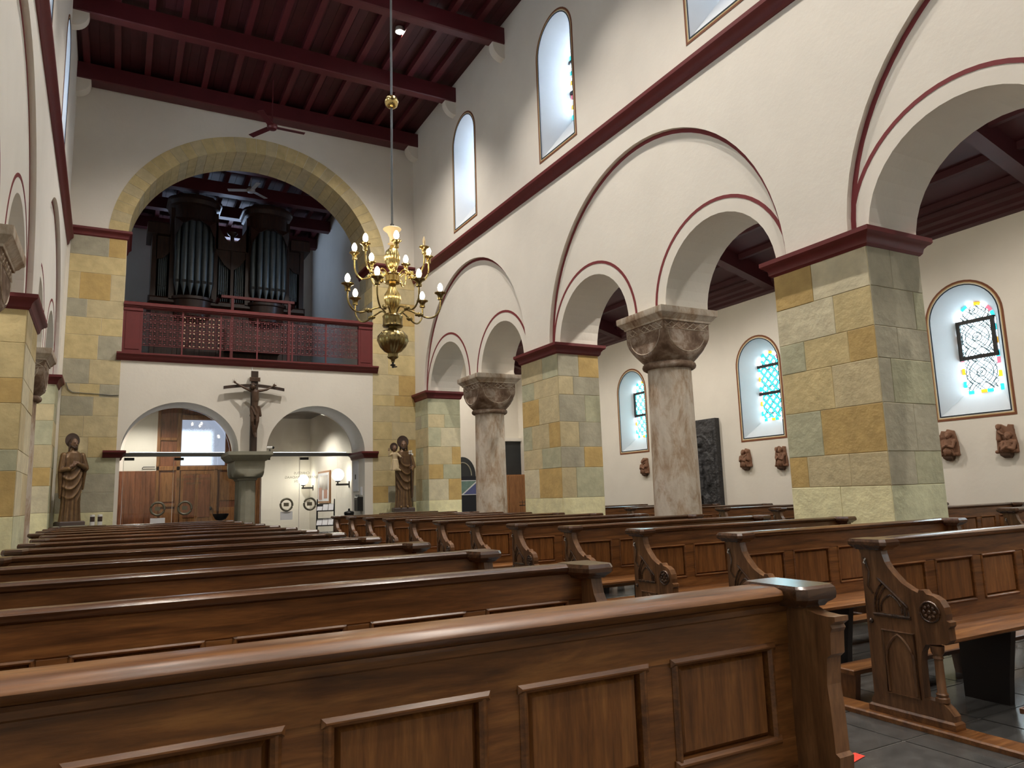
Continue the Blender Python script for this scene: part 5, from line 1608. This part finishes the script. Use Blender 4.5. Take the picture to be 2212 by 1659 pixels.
# ------------------------------------------------------------------ reliefs of the right aisle wall
def relief(y, z, sc_, var, label):
    t = thing('terracotta_relief', label, 'relief', (XA, y, z), group='terracotta reliefs on the aisle wall')
    rnd = random.Random(var)
    f = lambda a, h, d: (-d * sc_, -a * sc_, h * sc_)     # a: to the picture's right, h: up, d: out of the wall
    sl = [(-.13, -.20), (.14, -.20), (.145, -.1), (.12, .06), (.11, .19), (.05, .20), (.03, .16), (-.05, .21), (-.10, .18), (-.12, .05)]
    if var % 2:
        sl = [(-.12, -.19), (.15, -.19), (.14, .0), (.10, .18), (.0, .21), (-.02, .18), (-.09, .19), (-.13, .10), (-.15, .02)]
    mb = MB().prism([(a, h) for a, h in sl], lambda u, v, w_: f(u, v, w_), 0.0, 0.045)
    C = lambda p, q, r0, r1: mb.cap(f(*p), f(*q), r0 * sc_, r1 * sc_, 8)
    B = lambda p, r: mb.ball(f(*p), tuple(k * sc_ for k in r), 10, 8)
    (ax, ah), (bx, bh) = [((-.03, .10), (.075, .15)), ((-.035, .11), (.07, .13)), ((.02, .11), (-.085, .14)), ((.03, .10), (-.09, .05)), ((.05, .02), (-.07, .16))][var]
    # main figure: hooded head, nose, brow, shoulders, folded arms, lap
    B((ax, ah, .095), (.036, .034, .046)); B((ax, ah + .025, .07), (.05, .052, .048))
    C((ax, ah + .008, .13), (ax, ah - .014, .138), .006, .009); C((ax - .022, ah + .012, .122), (ax + .022, ah + .012, .122), .006, .006); C((ax - .012, ah - .03, .122), (ax + .012, ah - .03, .122), .006, .006)
    C((ax - .075, ah - .075, .06), (ax + .075, ah - .075, .06), .034, .034)
    C((ax, ah - .08, .06), (ax * .4, -.13, .06), .06, .085)
    C((ax - .085, ah - .08, .08), (ax - .07, ah - .17, .12), .026, .022); C((ax - .07, ah - .17, .12), (ax + .01, ah - .13, .145), .022, .016)
    C((ax + .085, ah - .08, .08), (ax + .075, ah - .17, .12), .026, .022); C((ax + .075, ah - .17, .12), (ax + .0, ah - .15, .145), .022, .016)
    B((ax, ah - .135, .15), (.02, .022, .018))
    for k in range(4):
        C((ax * .5 - .07 + .045 * k, -.05, .115 + .01 * (k % 2)), (ax * .3 - .10 + .065 * k, -.185, .10), .008, .014)
    C((-.125, -.18, .06), (.135, -.18, .06), .026, .026)
    # second figure behind, with an arm reaching across
    B((bx, bh, .07), (.03, .03, .038)); B((bx, bh + .016, .055), (.04, .04, .036)); C((bx, bh + .005, .098), (bx, bh - .012, .104), .005, .008)
    C((bx, bh - .05, .045), (bx * 1.1, bh - .16, .05), .036, .045)
    C((bx * .9, bh - .06, .085), (ax + (bx - ax) * .45, bh - .10, .105), .018, .014)
    if var in (2, 3):
        C((-ax * 2.6, .0, .09), (-ax * 3.0, .09, .10), .018, .014); B((-ax * 3.0, .11, .10), (.018, .018, .022))
    blob(mb, 'carving', TERRA, t, 0.0065, 1)
    MB().loft([[f(-.07, -.20, 0), f(.07, -.20, 0), f(.07, -.20, .11), f(-.07, -.20, .11)], [f(-.065, -.235, 0), f(.065, -.235, 0), f(.065, -.235, .10), f(-.065, -.235, .10)], [f(-.04, -.27, 0), f(.04, -.27, 0), f(.04, -.27, .05), f(-.04, -.27, .05)]]).build('console', TERRAD, t)
relief(14.08, 1.89, 0.93, 0, 'small terracotta relief left of the nearer column, below the farthest aisle window')
relief(10.84, 1.89, 0.93, 1, 'terracotta relief of two huddled figures under the middle aisle window')
relief(9.94, 1.87, 0.97, 2, 'terracotta relief beside the left edge of the nearest pier')
relief(6.71, 1.88, 1.0, 3, 'terracotta relief right of the nearest pier, figure with raised hand')
relief(5.88, 1.88, 1.02, 4, 'rightmost terracotta relief, two heads one above the other')

sb = thing('grave_slab', 'tall black carved slab on the aisle wall behind the nearer column', 'slab', (XA, 12.05, 0))
MB().box(-0.12, 0.0, -0.5, 0.5, 0.0, 2.78).build('slab_border', BRONZE, sb)
mb = MB()
mb.box(-0.135, -0.11, -0.42, 0.42, 0.15, 2.62)
mb.cap((-0.13, 0, 2.1), (-0.13, 0, 1.2), 0.09, 0.13).ball((-0.14, 0, 2.28), 0.11, 12, 8).cap((-0.13, -0.12, 1.1), (-0.13, -0.14, 0.35), 0.08, 0.07).cap((-0.13, 0.12, 1.1), (-0.13, 0.14, 0.35), 0.08, 0.07)
mb.cap((-0.14, -0.2, 1.9), (-0.15, -0.24, 1.4), 0.05, 0.05).cap((-0.14, 0.2, 1.9), (-0.15, 0.24, 1.4), 0.05, 0.05)
mb.tube([(-0.135, 0.34 * cos(a), 2.1 + 0.34 * sin(a)) for a in [pi * i / 12 for i in range(13)]], 0.02, 6)
blob(mb, 'carved_figure', BRONZE, sb, 0.014, 3)

# ------------------------------------------------------------------ far end of the right aisle
cb = thing('beech_cabinet', 'plain beech cabinet at the far end of the right aisle', 'cabinet', (10.5, 19.7, 0))
MB().box(-0.40, 0.65, 0, 0.6, 0, 1.9).build('body', CABW, cb)
MB().bev(-0.08, 0.63, -0.02, 0.0, 0.05, 1.87, '-y', 0.008).build('door', CABW, cb)
MB().bev(-0.39, -0.09, -0.02, 0.0, 0.05, 1.87, '-y', 0.008).build('door', CABW, cb)
bp_ = thing('black_panel', 'charcoal panel with chalky curved drawing above the beech cabinet', 'panel', (10.55, 20.3, 1.9))
MB().box(-0.5, 0.65, 0, 0.08, 0, 1.06).build('board', CHARCOAL, bp_)
CHALK = plain('chalk_line', s(150, 158, 164), 0.8)
MB().tube([(-0.45 + 0.28 * cos(a), -0.004, 0.1 + 0.5 * sin(a)) for a in [pi * i / 14 * 0.8 for i in range(15)]], 0.008, 5).tube([(-0.2 + 0.2 * cos(a), -0.004, 0.2 + 0.5 * sin(a)) for a in [pi * i / 14 * 0.6 for i in range(15)]], 0.005, 5).build('drawn_curve', CHALK, bp_)
MB().box(-0.5, 0.66, -0.08, 0.09, 1.06, 1.16).build('white_ledge', WHITE_P, bp_)
ca = thing('votive_stand', 'small black votive candle stand before the beech cabinet', 'stand', (10.35, 18.4, 0))
MB().lathe([(0.16, 0), (0.15, 0.03), (0.02, 0.06), (0.02, 0.98)], n=14).build('post', BLACK, ca, 40)
MB().box(-0.22, 0.22, -0.14, 0.14, 0.98, 1.0).build('tray', BLACK, ca)
MB().tube([(-0.22, -0.14, 1.08), (0.22, -0.14, 1.08), (0.22, 0.14, 1.08), (-0.22, 0.14, 1.08)], 0.006, 5, True).build('rail', BLACK, ca)
for k in range(6):
    MB().tube([(-0.18 + 0.072 * k, 0, 1.0), (-0.18 + 0.072 * k, 0, 1.14)], 0.006, 5).build('spike', BLACK, ca)
ps_ = thing('poster_board', 'navy display board with a blue-green poster behind the far column', 'board', (9.0, 19.4, 0))
MB().box(-0.35, 0.42, 0, 0.05, 0, 1.86).build('board', NAVY, ps_)
POSTB = plain('poster_slate_blue', s(84, 92, 142), 0.5, 0.1)
POSTG = plain('poster_sea_green', s(110, 138, 130), 0.5, 0.2)
pp = MB().box(-0.30, 0.22, -0.012, 0.0, 1.33, 1.75).build('poster', PAPER, ps_)
MB().prism([(-.28, 1.35), (.20, 1.73), (-.28, 1.73)], lambda u, v, w_: (u, w_, v), -0.015, -0.012).build('poster_field', POSTG, pp)
MB().prism([(-.22, 1.35), (.20, 1.35), (.20, 1.68)], lambda u, v, w_: (u, w_, v), -0.015, -0.012).build('poster_field', POSTB, pp)
ab = thing('stone_sculpture', 'rounded dark stone sculpture standing behind the poster board', 'sculpture', (9.0, 20.05, 0))
MB().prism(arc(0, 1.9, 0.42, 0.55, 0, pi, 16) + [(-0.42, 0), (0.42, 0)], lambda u, v, w_: (u, w_, v), -0.15, 0.15).build('block', CHARCOAL, ab, 40)
MB().tube([(0.28 * cos(a), -0.15, 1.9 + 0.38 * sin(a)) for a in [pi * i / 12 for i in range(13)]], 0.02, 6).build('carved_rim', GREYST, ab)
